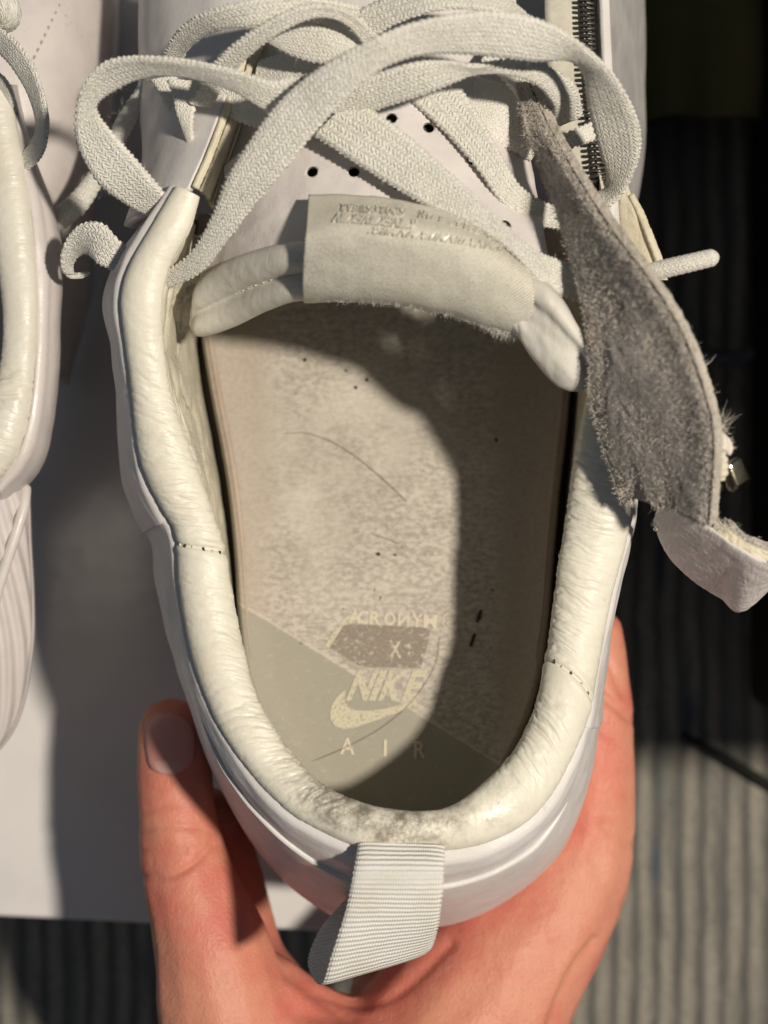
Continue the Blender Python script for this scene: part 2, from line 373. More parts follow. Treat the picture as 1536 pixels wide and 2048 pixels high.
M = MT('black_case_cloth', (.018,.017,.015), .8, .2); M.bump([(M.noise(800, 4, .7), .6, .4)]); m_black = M.m
M = MT('olive_cloth', (.20,.175,.075), .9, .15); M.bump([(M.noise(700, 4, .7), .6, .4)]); m_olive = M.m
m_cable = MT('grey_cable', (.10,.11,.13), .35, .5).m
M = MT('clear_film', (.92,.90,.86), .2, .6); M.bump([(M.noise(260, 3, .6), .6, .8)]); m_film = M.m
m_hair = MT('hair_strand', (.20,.15,.09), .5, .4).m
m_speck = MT('dirt_speck', (.05,.045,.035), .9, .1).m

# ================================================================== the setting: carpet
ZF, ZB = -205.0, -130.0
gx = np.arange(-330, 331, 1.1); gy = np.arange(-400, 401, 3.0); XX, YY = np.meshgrid(gx, gy, indexing='ij')
wob = 1.4*pn(XX*.012, YY*.02, 3)+.8*pn(XX*.05, YY*.05, 4)
ht = .8*np.abs(np.sin((XX+wob*1.6)*math.pi/7.4))**.8+1.2*pn(XX*.25, YY*.18, 5)+1.0*pn(XX*.6, YY*.33, 6)
VC = np.stack([XX, YY, ZF-1.5+ht], -1)
carpet = grid_obj('carpet', VC, m_carpet); tag(carpet, 'grey striped loop carpet under the box', None, None, 'structure')

# ------------------------------------------------------------------ white box under the shoes
def prism(name, pts_top, z0, z1, mat, parent, bev=1.2):
    b = bmesh.new(); vt = [b.verts.new((p[0], p[1], z1)) for p in pts_top]; vb = [b.verts.new((p[0], p[1], z0)) for p in pts_top]; n = len(vt)
    b.faces.new(vt); b.faces.new(vb[::-1])
    for k in range(n): b.faces.new((vt[k], vb[k], vb[(k+1) % n], vt[(k+1) % n]))
    bmesh.ops.recalc_face_normals(b, faces=b.faces)
    if bev: bmesh.ops.bevel(b, geom=list(b.edges), offset=bev, segments=3, profile=.5, affect='EDGES')
    V = np.array([v_.co[:] for v_ in b.verts]); F = [[v_.index for v_ in f.verts] for f in b.faces]; b.free()
    o = mesh_obj(name, V, F, mat, parent, False); return o
box = thing('shoe_box', 'plain white card box the two sneakers are on', 'box', (-.05, .02, ZF/1000))
c1 = Pm(-260, 1822, ZB)[:2]; c2 = Pm(1120, 1886, ZB)[:2]; dirb = unit(np.array([c2[0]-c1[0], c2[1]-c1[1]])); nb = np.array([-dirb[1], dirb[0]])
lid = [c1, c2, c2+nb*330, c1+nb*330]
prism('lid', lid, ZB-28, ZB, m_box, box, 1.4)
inn = [c1+dirb*2+nb*2, c2-dirb*2+nb*2, c2-dirb*2+nb*328, c1+dirb*2+nb*328]
prism('box_body', inn, ZF+.5, ZB-28.5, m_box, box, 1.0)
# ------------------------------------------------------------------ things on the floor at the right
yb = -(1418-1024)*.1683
cs0 = thing('shade_case', 'black case added at the right edge to throw shade on the carpet', 'case', (.2, .1, ZF/1000))  # added mostly out of view to shade the carpet
def boxm(name, lo, hi, mat, parent, bev=4):
    pts = [(lo[0], lo[1]), (hi[0], lo[1]), (hi[0], hi[1]), (lo[0], hi[1])]; return prism(name, pts, lo[2], hi[2], mat, parent, bev)
boxm('shade_case_body', (122, yb+2, ZF+1), (330, 330, 35), m_black, cs0, 5)
boxm('shade_case_rim', (120.5, yb+.5, -80), (331.5, 331.5, -72), m_black, cs0, 1.5)
bag = thing('folded_cloth', 'dark olive folded cloth lying on the floor at the top right', 'cloth', (.12, .19, ZF/1000))
grid = [[(80+ i*13, 128+j*15, ZF+4+ (16 if 0 < i < 4 else 0)+3*math.sin(i*2+j)) for j in range(6)] for i in range(5)]
sheet('cloth_fold', grid, m_olive, bag, 50, 50, px=False, thick=3, disp=lambda V: 1.6*pn(V[..., 0]*.08, V[..., 1]*.12, 8))
cb = tube('cable', [(1330, 690, -198), (1400, 706, -197), (1480, 716, -197), (1560, 690, -197), (1700, 700, -198)], 2.2, m_cable)
tag(cb, 'thin grey cable lying on the dark floor beside the case', 'cable')
st = tube('shadow_line', [(1360, 1468, -200), (1450, 1515, -199), (1560, 1580, -199), (1700, 1650, -199)], 1.5, m_black)  # dark tube put where a slanting shadow falls on the carpet
tag(st, 'dark tube standing in for a slanting shadow on the lit carpet', 'shadow_line')

# ================================================================== main sneaker
shoe = thing('sneaker', 'worn white leather sneaker held by the heel, laces loose, side flap torn open', 'sneaker', (0, 0, -.095), 'white sneakers')
def zplane(px, py, off=0.0):
    k = (1024-py)*.1/CAMH
    z = (-60-60*k+off)/(1-.2*k); return Pm(px, py, z)
S = [  # outer seam, inner edge, foot of the lining, height of the roll centre, side bulge
 ((350,372),(400,395),(425,560),-4,.6), ((300,455),(378,465),(418,600),-4,.8), ((258,530),(340,535),(412,640),-5,1.0), ((241,600),(325,610),(406,690),-6,1.1),
 ((250,690),(328,690),(412,760),-8,.85), ((262,770),(345,790),(424,830),-10,.8), ((272,860),(375,870),(438,900),-11,.8), ((288,940),(405,950),(450,970),-12,.85),
 ((322,1015),(430,1030),(462,1050),-13,.95), ((350,1070),(448,1090),(470,1120),-13,1.1), ((356,1160),(468,1190),(478,1210),-13,1.0), ((372,1260),(486,1290),(486,1300),-12,1.0),
 ((397,1355),(510,1380),(505,1390),-10,1.0), ((432,1445),(545,1445),(540,1460),-8,1.0), ((490,1535),(595,1520),(590,1535),-6,1.0), ((570,1617),(655,1572),(650,1590),-4,1.0),
 ((645,1662),(725,1605),(722,1620),-3,1.0), ((725,1696),(800,1619),(795,1632),-2,1.0), ((805,1706),(850,1622),(850,1635),-2,1.0), ((885,1703),(895,1615),(898,1628),-3,1.0),
 ((965,1688),(945,1585),(940,1600),-4,.95), ((1040,1653),(990,1545),(985,1560),-6,.9), ((1092,1605),(1030,1500),(1020,1512),-8,.85), ((1130,1545),(1060,1440),(1048,1450),-10,.8),
 ((1163,1470),(1080,1370),(1070,1380),-11,.7), ((1187,1390),(1095,1300),(1086,1310),-12,.6), ((1207,1290),(1105,1220),(1096,1225),-13,.5), ((1230,1180),(1118,1130),(1104,1135),-13,.4),
 ((1255,1085),(1132,1040),(1114,1045),-13,.35), ((1272,1005),(1142,960),(1122,960),-12,.3), ((1262,920),(1155,890),(1130,880),-11,.3), ((1255,830),(1170,820),(1136,800),-10,.3),
 ((1250,740),(1180,740),(1140,720),-9,.3), ((1245,660),(1185,660),(1145,640),-9,.3)]
aO = np.array([Pm(*s[0], s[3]) for s in S]); aI = np.array([Pm(*s[1], s[3]) for s in S])
aL = np.array([zplane(s[2][0], s[2][1], -7) for s in S]); aB = np.array([s[4] for s in S])
for k_ in range(25, 32): aO[k_, 2] -= 2; aI[k_, 2] -= 2
for k_, v_ in ((8,.9),(9,.95),(10,1.0),(11,.88),(12,.72),(13,.66),(14,.70),(15,.8),(16,.92)): aB[k_] = v_
for k_ in range(3, 13): aL[k_, 0] -= 1.4
for k_ in range(22, 34): aL[k_, 0] += 2.0
tS, sS = arc_params((aO+aI)/2, n=1150)
dO, dI, dL = catmull(aO, tS), catmull(aI, tS), catmull(aL, tS); dB = catmull(aB[:, None], tS)[:, 0]
Tn = unit(np.gradient((dO+dI)/2, axis=0)); OUT = dO-dI; OUT[:, 2] = 0; OUT = unit(OUT-(OUT*Tn).sum(1, keepdims=True)*Tn)
def _sm2(a_, w_=181):
    k_ = np.hanning(w_); k_ /= k_.sum(); return np.stack([np.convolve(np.pad(a_[:, c_], w_//2, mode='edge'), k_, 'valid') for c_ in range(3)], 1)
OUTW = unit(_sm2(OUT))
def collar_mesh(name, dO, dI, tS, sS, mask, mat, parent, seams=(), nv=64, seed=0, flat=.66, amp=.42):
    C = (dO+dI)/2; X = (dO-dI)/2; a = np.linalg.norm(X, axis=1); ex = X/a[:, None]
    T = unit(np.gradient(C, axis=0)); ez = np.cross(ex, T); ez = unit(np.where(ez[:, 2:3] < 0, -ez, ez))
    th = np.linspace(0, 2*math.pi, nv, endpoint=False)+math.pi      # starts at the inner edge, goes over the top
    th = math.pi - (th-math.pi)
    w_ = (th[None]-math.pi)*-a[:, None]
    u_ = np.repeat(sS[:, None], nv, 1)
    warp = .9*pn(u_*.22, w_*.16, seed+1)+.35*pn(u_*.7, w_*.4, seed+2)
    r1 = 1-np.abs(pn((u_+2.2*warp+.25*w_*np.sin(u_*.05))*.46, w_*.07+9, seed+3))*2.6
    r2 = 1-np.abs(pn((u_+1.2*warp)*1.15, w_*.11+5, seed+4))*2.4
    mk = mask(tS)[:, None]*(.35+.65*sm(-.75, .45, -np.cos(th))[None])
    d = -mk*amp*(np.clip(r1, 0, 1)**3*.9+np.clip(r2, 0, 1)**3*.55) + mk*.25*pn(u_*.3, w_*.1, seed+7)
    d += .5*pn(u_*.045, w_*.06, seed+5)+.10*pn(u_*.6, w_*.6, seed+6)*.6
    for us in seams:
        g = np.exp(-((u_-us+.35*np.sin(w_*.35))/.42)**2); d -= .55*g; d += .22*np.exp(-((np.abs(u_-us)-1.5)/1.0)**2)
    rx = (a[:, None]+d); rz = (a[:, None]*flat+d)
    V = C[:, None]+ex[:, None]*(np.cos(th)[None]*rx)[..., None]+ez[:, None]*(np.sin(th)[None]*rz)[..., None]
    return grid_obj(name, V, mat, parent, closed=True, U=sS, caps=True, fix=True), V
def cmask(t):
    return .12+.75*sm(3.6, 5.2, t)*(1-sm(8.6, 9.4, t)) + .42*sm(9.2, 10.0, t)*(1-sm(11.2, 12, t)) + .85*sm(11.4, 12.6, t)*(1-sm(15, 16.2, t)) + .08*sm(15, 16, t)*(1-sm(18.5, 20, t)) + .8*sm(20.2, 22.2, t)*(1-sm(23.6, 24.4, t))+.62*sm(24.4, 25.2, t)*(1-sm(29, 31, t))
uL = float(np.interp(9.18, tS, sS)); uR = float(np.interp(24.75, tS, sS))
collar, VCOL = collar_mesh('padded_collar', dO, dI, tS, sS, cmask, m_collar, shoe, (uL, uR), seed=11)
tag(collar, 'cream padded collar, creased and dirty at the heel')
def on_collar(u, f):              # a place on top of the roll, f 0 inner .. 1 outer
    i = int(np.argmin(np.abs(sS-u))); j = int(round(f*32)) % 64; return VCOL[i, j], OUT[i], Tn[i]
for us in (uL, uR):
    for f in (.18, .30, .44, .58, .72, .84):
        p, o_, t_ = on_collar(us, f); ang = math.atan2(t_[1], t_[0])+random.uniform(-.5, .5)
        blob('stitch', p+np.array([0, 0, .12]), (random.uniform(.7, 1.3), .42, .35), m_dark if f in (.18, .44, .72) else m_thread, collar, (0, 0, ang), .3, 2)

# outer walls: front quarter, heel panel, heel overlay
side = np.array([(-1.6,-1),(.6,-2),(1.8,-4.6),(3.2,-8.5),(4.8,-13.5),(6.6,-25),(7.2,-47),(7.2,-64)])
heel = np.array([(-1.6,-.2),(2.2,-.6),(5.5,-4),(9.5,-11),(14.5,-21),(21.5,-36),(28.5,-53),(31,-64)])
def wall(name, i0, i1, rows, extra, mat, parent, dz=0.0, nsub=6, lump=0.0, seed=0, thick=1.2, taper=0):
    ii = np.arange(i0, i1, 3); out = np.empty((len(ii), 0, 3)); O = dO[ii]; o_ = OUTW[ii].copy(); o_[:, 2] = 0; o_ = unit(o_)
    wh = np.clip(-o_[:, 1], 0, 1)**1.15
    prof = side[None]*(1-wh)[:, None, None]+heel[None]*wh[:, None, None]
    mult = dB[ii][:, None]
    r = np.linspace(rows[0], rows[1], int((rows[1]-rows[0])*nsub)+1); k = np.clip(np.floor(r).astype(int), 0, 6); f = r-k
    d = prof[:, k, 0]*(1-f)+prof[:, k+1, 0]*f; zz = prof[:, k, 1]*(1-f)+prof[:, k+1, 1]*f
    tp_ = np.clip(np.minimum(np.arange(len(ii)), len(ii)-1-np.arange(len(ii)))/taper, 0, 1)[:, None] if taper else 1.0
    d = d*np.where(d > 0, mult, 1)+(extra+1.2)*tp_-1.2; zz = zz + dz
    # the wall leans back with the tilted shoe
    V = O[:, None]+o_[:, None]*d[..., None]; V[..., 2] = O[:, None, 2]+zz
    if lump: V += o_[:, None]*(lump*pn(sS[ii][:, None]*.05, r[None]*.6, seed)+.25*lump*pn(sS[ii][:, None]*.18, r[None]*1.5, seed+1))[..., None]
    return grid_obj(name, V, mat, parent, U=sS[ii], thick=thick), V
iq = int(np.argmin(np.abs(tS-8.55))); ih = int(np.argmin(np.abs(tS-24.3)))
wall('quarter_panel', 0, iq, (0, 7), .35, m_white, shoe, lump=.9, seed=23)
hp_, VH = wall('heel_panel', iq-14, ih, (0, 7), -.25, m_white, shoe, lump=.9, seed=23)
wall('side_panel', ih-4, len(tS), (0, 7), .3, m_white, shoe, lump=.9, seed=23)
i2 = int(np.argmin(np.abs(tS-11.7))); i3 = int(np.argmin(np.abs(tS-23.6)))
wall('heel_overlay', i2, i3, (2.75, 7), .65, m_white, shoe, lump=.9, seed=23, taper=25)
for k_, r_w in ((15, .5), (19, .4)):
    tube('heel_piping', [tuple(p) for p in VH[6:int((i2-iq)/3)+20:4, k_]], r_w, m_white, shoe, .8, 8, px=False)
wall('midsole', 0, len(tS), (6.6, 7), -.6, m_sole, shoe, dz=-6, nsub=10, thick=5)

# lining between the roll and the insole
nl = 60; ii = np.arange(0, len(tS), 3); q = np.linspace(0, 1, nl)
st_ = dI[ii]+OUT[ii]*1.2; st_[:, 2] -= 1.0
dv = dL[ii]-st_
VL = np.stack([st_+np.stack([dv[:, 0]*(k**.75), dv[:, 1]*(k**.75), dv[:, 2]*(k**1.7)], 1) for k in q], 1)
front = (1-sm(7.5, 9.5, tS[ii]))[:, None]
bul = np.sin(q*math.pi)[None]*(1.0+1.2*front)
VL[..., 2] += bul*1.0; VL[..., :2] += (-OUT[ii][:, None, :2])*(bul*.25)[..., None]
crs = 1-np.abs(pn(q[None]*6+.5*pn(sS[ii][:, None]*.1, q[None]*3, 31), sS[ii][:, None]*.045, 32))*2.5
cr2 = 1-np.abs(pn(q[None]*13+sS[ii][:, None]*.12+.7*pn(sS[ii][:, None]*.16, q[None]*4, 33), sS[ii][:, None]*.06, 34))*2.4
cw_ = (np.clip(crs, 0, 1)**3*1.5+np.clip(cr2, 0, 1)**3*.9)*np.sin(q*math.pi)[None]**.6*(.25+.75*front)
VL[..., 2] -= cw_*.8; VL[..., :2] += OUT[ii][:, None, :2]*(cw_*.8)[..., None]
grid_obj('lining', VL, m_lining, shoe, U=sS[ii], thick=.8)

# insole
Lp = [(404,430),(404,560),(408,640),(420,720),(434,800),(450,880),(464,960),(474,1040),(482,1130),(488,1230),(500,1330),(530,1420),(585,1500),(650,1570),(740,1625),(850,1645)]
Rp = [(1150,430),(1150,560),(1144,640),(1138,720),(1130,800),(1122,880),(1112,960),(1104,1040),(1096,1130),(1088,1230),(1074,1330),(1050,1420),(1015,1500),(980,1560),(930,1615),(870,1645)]
aLp = np.array([zplane(*p) for p in Lp]); aRp = np.array([zplane(*p) for p in Rp])
tt = np.linspace(0, len(Lp)-1, 150); eL, eR = catmull(aLp, tt), catmull(aRp, tt)
vv = np.linspace(0, 1, 90); VI = eL[:, None]+(eR-eL)[:, None]*vv[None, :, None]
ed = np.clip(np.abs(2*vv-1)-.80, 0, 1)/.20
VI[..., 2] += (2.3*ed**2)[None]*np.clip((len(Lp)-1-tt)/4, 0, 1)[:, None]
VI[..., 2] += .25*pn(VI[..., 0]*.05, VI[..., 1]*.05, 41)*(1-ed)[None]
insole = grid_obj('insole', VI, m_insole, shoe, thick=2.6); tag(insole, 'worn beige insole with faded cream lettering')
insole.modifiers['thickness'].offset = 1 if insole.data.polygons[0].normal.z < 0 else -1
for E_ in (VI[8:, 1], VI[8:, -2]):
    tube('insole_edge', [tuple(p+np.array([0, 0, .1])) for p in E_[:int(len(E_)*.68):6]], np.interp(np.arange(len(E_[:int(len(E_)*.68):6])), [0, 9, 15], [.75, .75, .15]), m_edge_i, insole, .8, 8, px=False, disp=lambda s_, t_: .12*pn(s_*.9, t_, 35))
# dark footbed board below the insole
Vb = VI[:, ::6].copy(); Vb[..., 2] -= 8; Vb[:, 0] += (-14, 0, 0); Vb[:, -1] += (14, 0, 0)
grid_obj('footbed', Vb, MT('footbed_board', (.10,.085,.07), .95, .1).m, shoe, thick=1)

# lettering of the insole
IB = BVHTree.FromPolygons([tuple(v_) for v_ in VI.reshape(-1, 3)], [tuple(p.vertices) for p in insole.data.polygons])
CAMP = Vector((0, 0, CAMH))
def drop(px, py, off=.22):        # the spot of the insole under a line of sight, lifted by the print's thickness
    d = (Vector(Pm(px, py, -50))-CAMP).normalized(); r = IB.ray_cast(CAMP, d)
    p = r[0] if r[0] is not None else Vector(zplane(px, py)); return np.array(p)+np.array([0, 0, off])
def glyph(ch, bold=.012):
    if ch == 'I': return np.array([(0., 0.), (1, 0), (1, 1), (0, 1)]), [(0, 1, 2, 3)]
    cu = bpy.data.curves.new('g', 'FONT'); cu.body = ch; cu.offset = bold; cu.resolution_u = 3
    o = bpy.data.objects.new('g', cu); COL.objects.link(o); dg_ = bpy.context.evaluated_depsgraph_get(); dg_.update()
    me = bpy.data.meshes.new_from_object(o.evaluated_get(dg_)); V = np.array([v_.co[:2] for v_ in me.vertices]); F = [tuple(p.vertices) for p in me.polygons]
    bpy.data.objects.remove(o); bpy.data.curves.remove(cu); bpy.data.meshes.remove(me); return V, F
def letter(ch, x, y, w_, h_, mat, slant=0, flip=False, rot=0.0, name='letter', off=.22, parent=None, bold=.012):
    V, F = glyph(ch, bold); V = (V-V.min(0))/np.maximum(np.ptp(V, axis=0), 1e-5)
    if flip: V[:, 0] = 1-V[:, 0]
    X = (V[:, 0]-.5)*w_+(V[:, 1]-.5)*slant; Y = (V[:, 1]-.5)*h_; c, s_ = math.cos(rot), math.sin(rot)
    pts = [drop(x+a*c-b*s_, y-(a*s_+b*c), off) for a, b in zip(X, Y)]
    o = mesh_obj(name, np.array(pts), F, mat, parent or insole, False); return o
def flat(name, poly, mat, off=.2, parent=None):
    pts = [drop(*p, off) for p in poly]; return mesh_obj(name, np.array(pts), [list(range(len(pts)))], mat, parent or insole, False)
Z = lambda x, y: (620+x/4.518, 1200+y/4.518)
flat('worn_patch', [Z(*p) for p in [(300,215),(600,225),(900,240),(1090,255),(1060,420),(1000,615),(700,608),(560,610),(430,590),(300,500),(165,425),(230,320)]], m_patch, .16)
xs = [(405,'A'),(480,'C'),(590,'R'),(720,'O'),(845,'N'),(965,'Y'),(1085,'M')]
for k, (x_, ch) in enumerate(xs):
    a = Z(x_, 150+(x_-400)*.06); letter(ch, a[0], a[1], 23 if ch != 'M' else 27, 27, m_print3, flip=(ch == 'N'), rot=-.06, bold=.03)
letter('R', *Z(1265, 190), 12, 16, m_print2, rot=-.06)
ring = []
for k in range(28):
    a0, a1 = 2*math.pi*k/28, 2*math.pi*(k+1)/28; c_ = Z(1265, 190)
    ring.append((c_[0]+17*math.cos(a0), c_[1]+17*math.sin(a0)))
rv = [drop(*p) for p in ring]+[drop(Z(1265,190)[0]+(p[0]-Z(1265,190)[0])*.84, Z(1265,190)[1]+(p[1]-Z(1265,190)[1])*.84) for p in ring]
mesh_obj('registered_ring', np.array(rv), [(k, (k+1) % 28, 28+(k+1) % 28, 28+k) for k in range(28)], m_print2, insole, False)
flat('print_line', [Z(345,135), Z(385,150), Z(300,235), Z(175,430), Z(130,420), Z(260,210)], m_print)
letter('X', *Z(770, 445), 26, 36, m_print2); letter(':', *Z(895, 440), 6, 24, m_print2)
for ch, x0, x1 in (('N', 352, 540), ('I', 545, 625), ('K', 640, 830), ('E', 850, 985)):
    a = Z((x0+x1)/2+28, 770); letter(ch, a[0], a[1], (x1-x0)/4.518*(1.03 if ch != 'I' else .8), 61, m_print, slant=24, bold=.045)
flat('swoosh', [Z(*p) for p in [(322,808),(280,840),(235,885),(195,950),(180,1020),(187,1085),(225,1135),(300,1165),(390,1155),(500,1118),(640,1072),(780,1022),(900,965),(985,905),(1015,878),(930,912),(800,950),(650,985),(520,1000),(420,998),(355,975),(318,930),(312,880)]], m_print)
letter('R', *Z(1165, 720), 8, 11, m_print2)
for ch, x_, y_, w_ in (('A', 338, 1318, 29), ('I', 680, 1335, 6), ('R', 992, 1350, 23)):
    a = Z(x_, y_); letter(ch, a[0], a[1], w_, 33, m_print3, rot=-.02, bold=.02)
# stray hairs and specks on the insole
def strand(pts, r=.07): return tube('stray_hair', [tuple(drop(*p, .35)) for p in pts], r, m_hair, insole, .8, 5, px=False)
strand([(565,868),(610,866),(655,880),(700,905),(745,940),(790,980),(815,1005)]); strand([(745,1068),(775,1078),(800,1088)], .06)
strand([(600,1532),(690,1495),(770,1450),(830,1395),(870,1330),(880,1270)], .05)
for (x_, y_) in ((692,742),(712,775),(734,760),(790,1110),(757,1108),(945,1280),(958,1235),(610,720),(992,880)):
    p = drop(x_, y_, .3); blob('speck', p, (random.uniform(.4, .9), random.uniform(.5, 1.2), .35), m_speck, insole, (0, 0, random.uniform(0, 3)), .3, 1)
for (x0, y0) in ((945,1280),(958,1232)):
    blob('speck', drop(x0, y0, .25), (.7, 3.2, .3), m_speck, insole, (0, 0, -.35), .3, 1)

# ------------------------------------------------------------------ tongue
TT = [(384,610,-22),(402,558,-18),(450,520,-11),(530,492,-2),(620,478,5),(740,466,9),(860,474,9),(960,498,7),(1040,535,4),(1104,574,7),(1148,634,6),(1176,695,2),(1182,735,-1)]
TB = [(380,650,-25),(410,668,-25),(480,645,-20),(550,612,-11),(620,592,-4),(740,590,0),(860,604,0),(960,628,-2),(1035,668,0),(1075,722,-1),(1115,768,-2),(1150,778,-4),(1172,765,-5)]
a, b = PA(TT), PA(TB); t_, s_ = arc_params((a+b)/2, step=.6); A_, B_ = catmull(a, t_), catmull(b, t_); D_ = B_-A_; wd_ = np.linalg.norm(D_, axis=1)
Tt = unit(np.gradient((A_+B_)/2, axis=0)); Nt = unit(np.cross(D_, Tt)); Nt = np.where(Nt[:, 2:3] < 0, -Nt, Nt)
fr = s_/s_[-1]; endf = np.sqrt(np.clip(1-(1-np.clip(np.minimum(fr, 1-fr)/.055, 0, 1))**2, .06, 1))
gsp = .50+.04*np.cos(fr*math.pi)-.17*sm(.72, .9, fr)
vs2 = np.linspace(0, 1, 26); rowsV = []
for k in range(len(s_)):
    g = gsp[k]; h1 = np.where(vs2 < g, np.sqrt(np.clip(1-((vs2-g/2)/(g/2+.02))**2, 0, 1))*.95, 0); h2 = np.where(vs2 >= g, np.sqrt(np.clip(1-((vs2-(1+g)/2)/((1-g)/2+.02))**2, 0, 1)), 0)
    up = np.maximum(h1+h2, np.sqrt(np.clip(1-(2*vs2-1)**2, 0, 1))*.86*float(sm(.70, .80, fr[k])*(1-sm(.93, .985, fr[k]))))*(4.2-1.0*float(sm(.72, .9, fr[k])))*endf[k]; up += .35*float(sm(.7, .8, fr[k]))*pn(s_[k]*.35+0*vs2, vs2*4, 52); up += .15*pn(s_[k]*.5+0*vs2, vs2*8, 51); dn = -3.0*np.sqrt(np.clip(1-(2*vs2-1)**2, 0, 1))*endf[k]
    base = A_[k]+D_[k]*vs2[:, None]
    rowsV.append(np.concatenate([base+Nt[k]*up[:, None], (base+Nt[k]*dn[:, None])[::-1][1:-1]]))
tongue = grid_obj('tongue_roll', np.array(rowsV), m_tongue, shoe, closed=True, U=s_, caps=True, fix=True)
ks = [int(np.argmin(np.abs(A_[:, 0]+D_[:, 0]*gsp-x_))) for x_ in np.arange(-37.5, -16, 1.55)]
for k in ks:
    p = A_[k]+D_[k]*(gsp[k]-.012)+Nt[k]*1.6; blob('stitch', p, (1.1, .45, .5), m_thread, tongue, (0, 0, math.atan2(Tt[k][1], Tt[k][0])+.35), .35, 2)
for k in [int(np.argmin(np.abs(t_-x_))) for x_ in (9.7, 10.1, 10.5, 10.9, 11.3)]:
    p = A_[k]+D_[k]*(gsp[k]-.012)+Nt[k]*1.6; blob('stitch', p, (1.1, .45, .5), m_thread, tongue, (0, 0, math.atan2(Tt[k][1], Tt[k][0])+.35), .35, 2)
# leather panel of the tongue with its punched holes
panel, VP = sheet('tongue_panel', [
 [(500,-260,-34),(620,-260,-26),(770,-260,-24),(900,-260,-26),(1040,-260,-34)],
 [(520,-40,-27),(640,-40,-19),(770,-40,-17),(890,-40,-19),(1030,-30,-28)],
 [(515,150,-19),(640,140,-11),(760,140,-9),(880,150,-11),(1030,190,-22)],
 [(470,300,-16),(590,270,-7),(720,250,-4),(880,260,-6),(1060,330,-18)],
 [(425,430,-18),(540,390,-6),(700,370,0),(900,400,0),(1085,470,-5)],
 [(405,562,-19),(520,514,-4),(700,488,5),(920,506,6),(1112,612,2)]], m_perf, shoe, 110, 90, thick=1.3, raw=True, disp=lambda V: .5*pn(V[..., 0]*.12, V[..., 1]*.12, 61)+.15*pn(V[..., 0]*.5, V[..., 1]*.4, 62))
holes = [(625,345),(708,345),(783,238),(857,257),(944,322),(795,372),(1010,452)]
Vf = VP[::3, ::3].copy(); Vf[..., 2] -= 3.2
grid_obj('tongue_backing', Vf, MT('dark_backing', (.07,.065,.06), .95, .1).m, shoe, thick=1)  # dark sheet added so the punched holes look shaded and leak no light
bvh = BVHTree.FromPolygons([tuple(v_) for v_ in VP.reshape(-1, 3)], [tuple(p.vertices) for p in panel.data.polygons])
cut = bmesh.new()
for h_ in holes:
    r = bvh.ray_cast(CAMP, (Vector(Pm(*h_, 0))-CAMP).normalized())
    if r[0] is None: continue
    bmesh.ops.create_cone(cut, cap_ends=True, segments=18, radius1=.00115, radius2=.00115, depth=.0038, matrix=Matrix.Translation(r[0]*.001))
cme = bpy.data.meshes.new('cut'); cut.to_mesh(cme); cut.free(); co = bpy.data.objects.new('cut', cme); COL.objects.link(co)
bm_ = panel.modifiers.new('punch', 'BOOLEAN'); bm_.operation = 'DIFFERENCE'; bm_.object = co; bm_.solver = 'EXACT'
dg_ = bpy.context.evaluated_depsgraph_get(); dg_.update(); nm = bpy.data.meshes.new_from_object(panel.evaluated_get(dg_)); panel.modifiers.clear(); panel.data = nm; bpy.data.objects.remove(co); bpy.data.meshes.remove(cme)
# woven label folded over the tongue
LT = [(618,392,3.5),(700,392,6),(800,402,8),(900,428,8.5),(980,468,7.5),(1050,520,4)]
LM = [(612,468,11.5),(700,455,14),(800,456,15.5),(900,474,15),(985,508,12.5),(1066,566,8)]
LC = [(607,530,9.5),(700,524,11.5),(800,530,12.5),(900,548,12),(985,582,10),(1064,622,6)]
LB = [(605,590,3),(700,592,5),(800,600,6),(900,620,5),(975,646,3.5),(1045,664,1)]
LE = [(608,604,-5),(700,602,-4),(800,610,-4),(900,630,-5),(975,656,-6),(1040,672,-8)]
label, VLab = sheet('woven_label', [LT, LM, LC, LB, LE], m_label, shoe, 70, 110, thick=.55, raw=True, disp=lambda V: .22*pn(V[..., 0]*.25, V[..., 1]*.3, 71))
tag(label, 'cream satin label folded over the tongue with silver lettering')
lbv = BVHTree.FromPolygons([tuple(v_) for v_ in VLab.reshape(-1, 3)], [tuple(p.vertices) for p in label.data.polygons])
def on_label(px, py, off=.4):
    r = lbv.ray_cast(CAMP, (Vector(Pm(px, py, 5))-CAMP).normalized()); return None if r[0] is None else np.array(r[0])+np.array([0, 0, off])
def stitched_row(txt, x0, y0, x1, y1, sag, h_, slant):
    n = len(txt)
    for k, ch in enumerate(txt):
        if ch == ' ': continue
        f = (k+.5)/n; cx = x0+(x1-x0)*f; cy = y0+(y1-y0)*f*f*sag+(y1-y0)*f*(1-sag); V, F = glyph(ch)
        V = (V-V.min(0))/np.maximum(np.ptp(V, axis=0), 1e-5); wch = (x1-x0)/n*.8
        V = 1-V       # the label reads from the toe side
        pts = []
        for a_, b_ in V-.5:
            p = on_label(cx+a_*wch+b_*slant, cy-b_*h_+a_*wch*(y1-y0)/(x1-x0)*1.2); pts.append(p if p is not None else Pm(cx, cy, 6))
        o = mesh_obj('letter', np.array(pts), F, m_silver, label, False); m_ = o.modifiers.new('relief', 'SOLIDIFY'); m_.thickness = .0008; m_.offset = 0
stitched_row('RAEWSTROPS  N', 680, 418, 850, 432, .5, 15, 3)
stitched_row('NIKENIKENIK', 670, 438, 830, 452, .5, 17, 12)
stitched_row('XWMNMXWMNWXNMW', 740, 462, 1010, 500, .55, 12, 14)
stitched_row('AIR FORCE ONE', 850, 436, 1010, 492, .55, 8, 5)
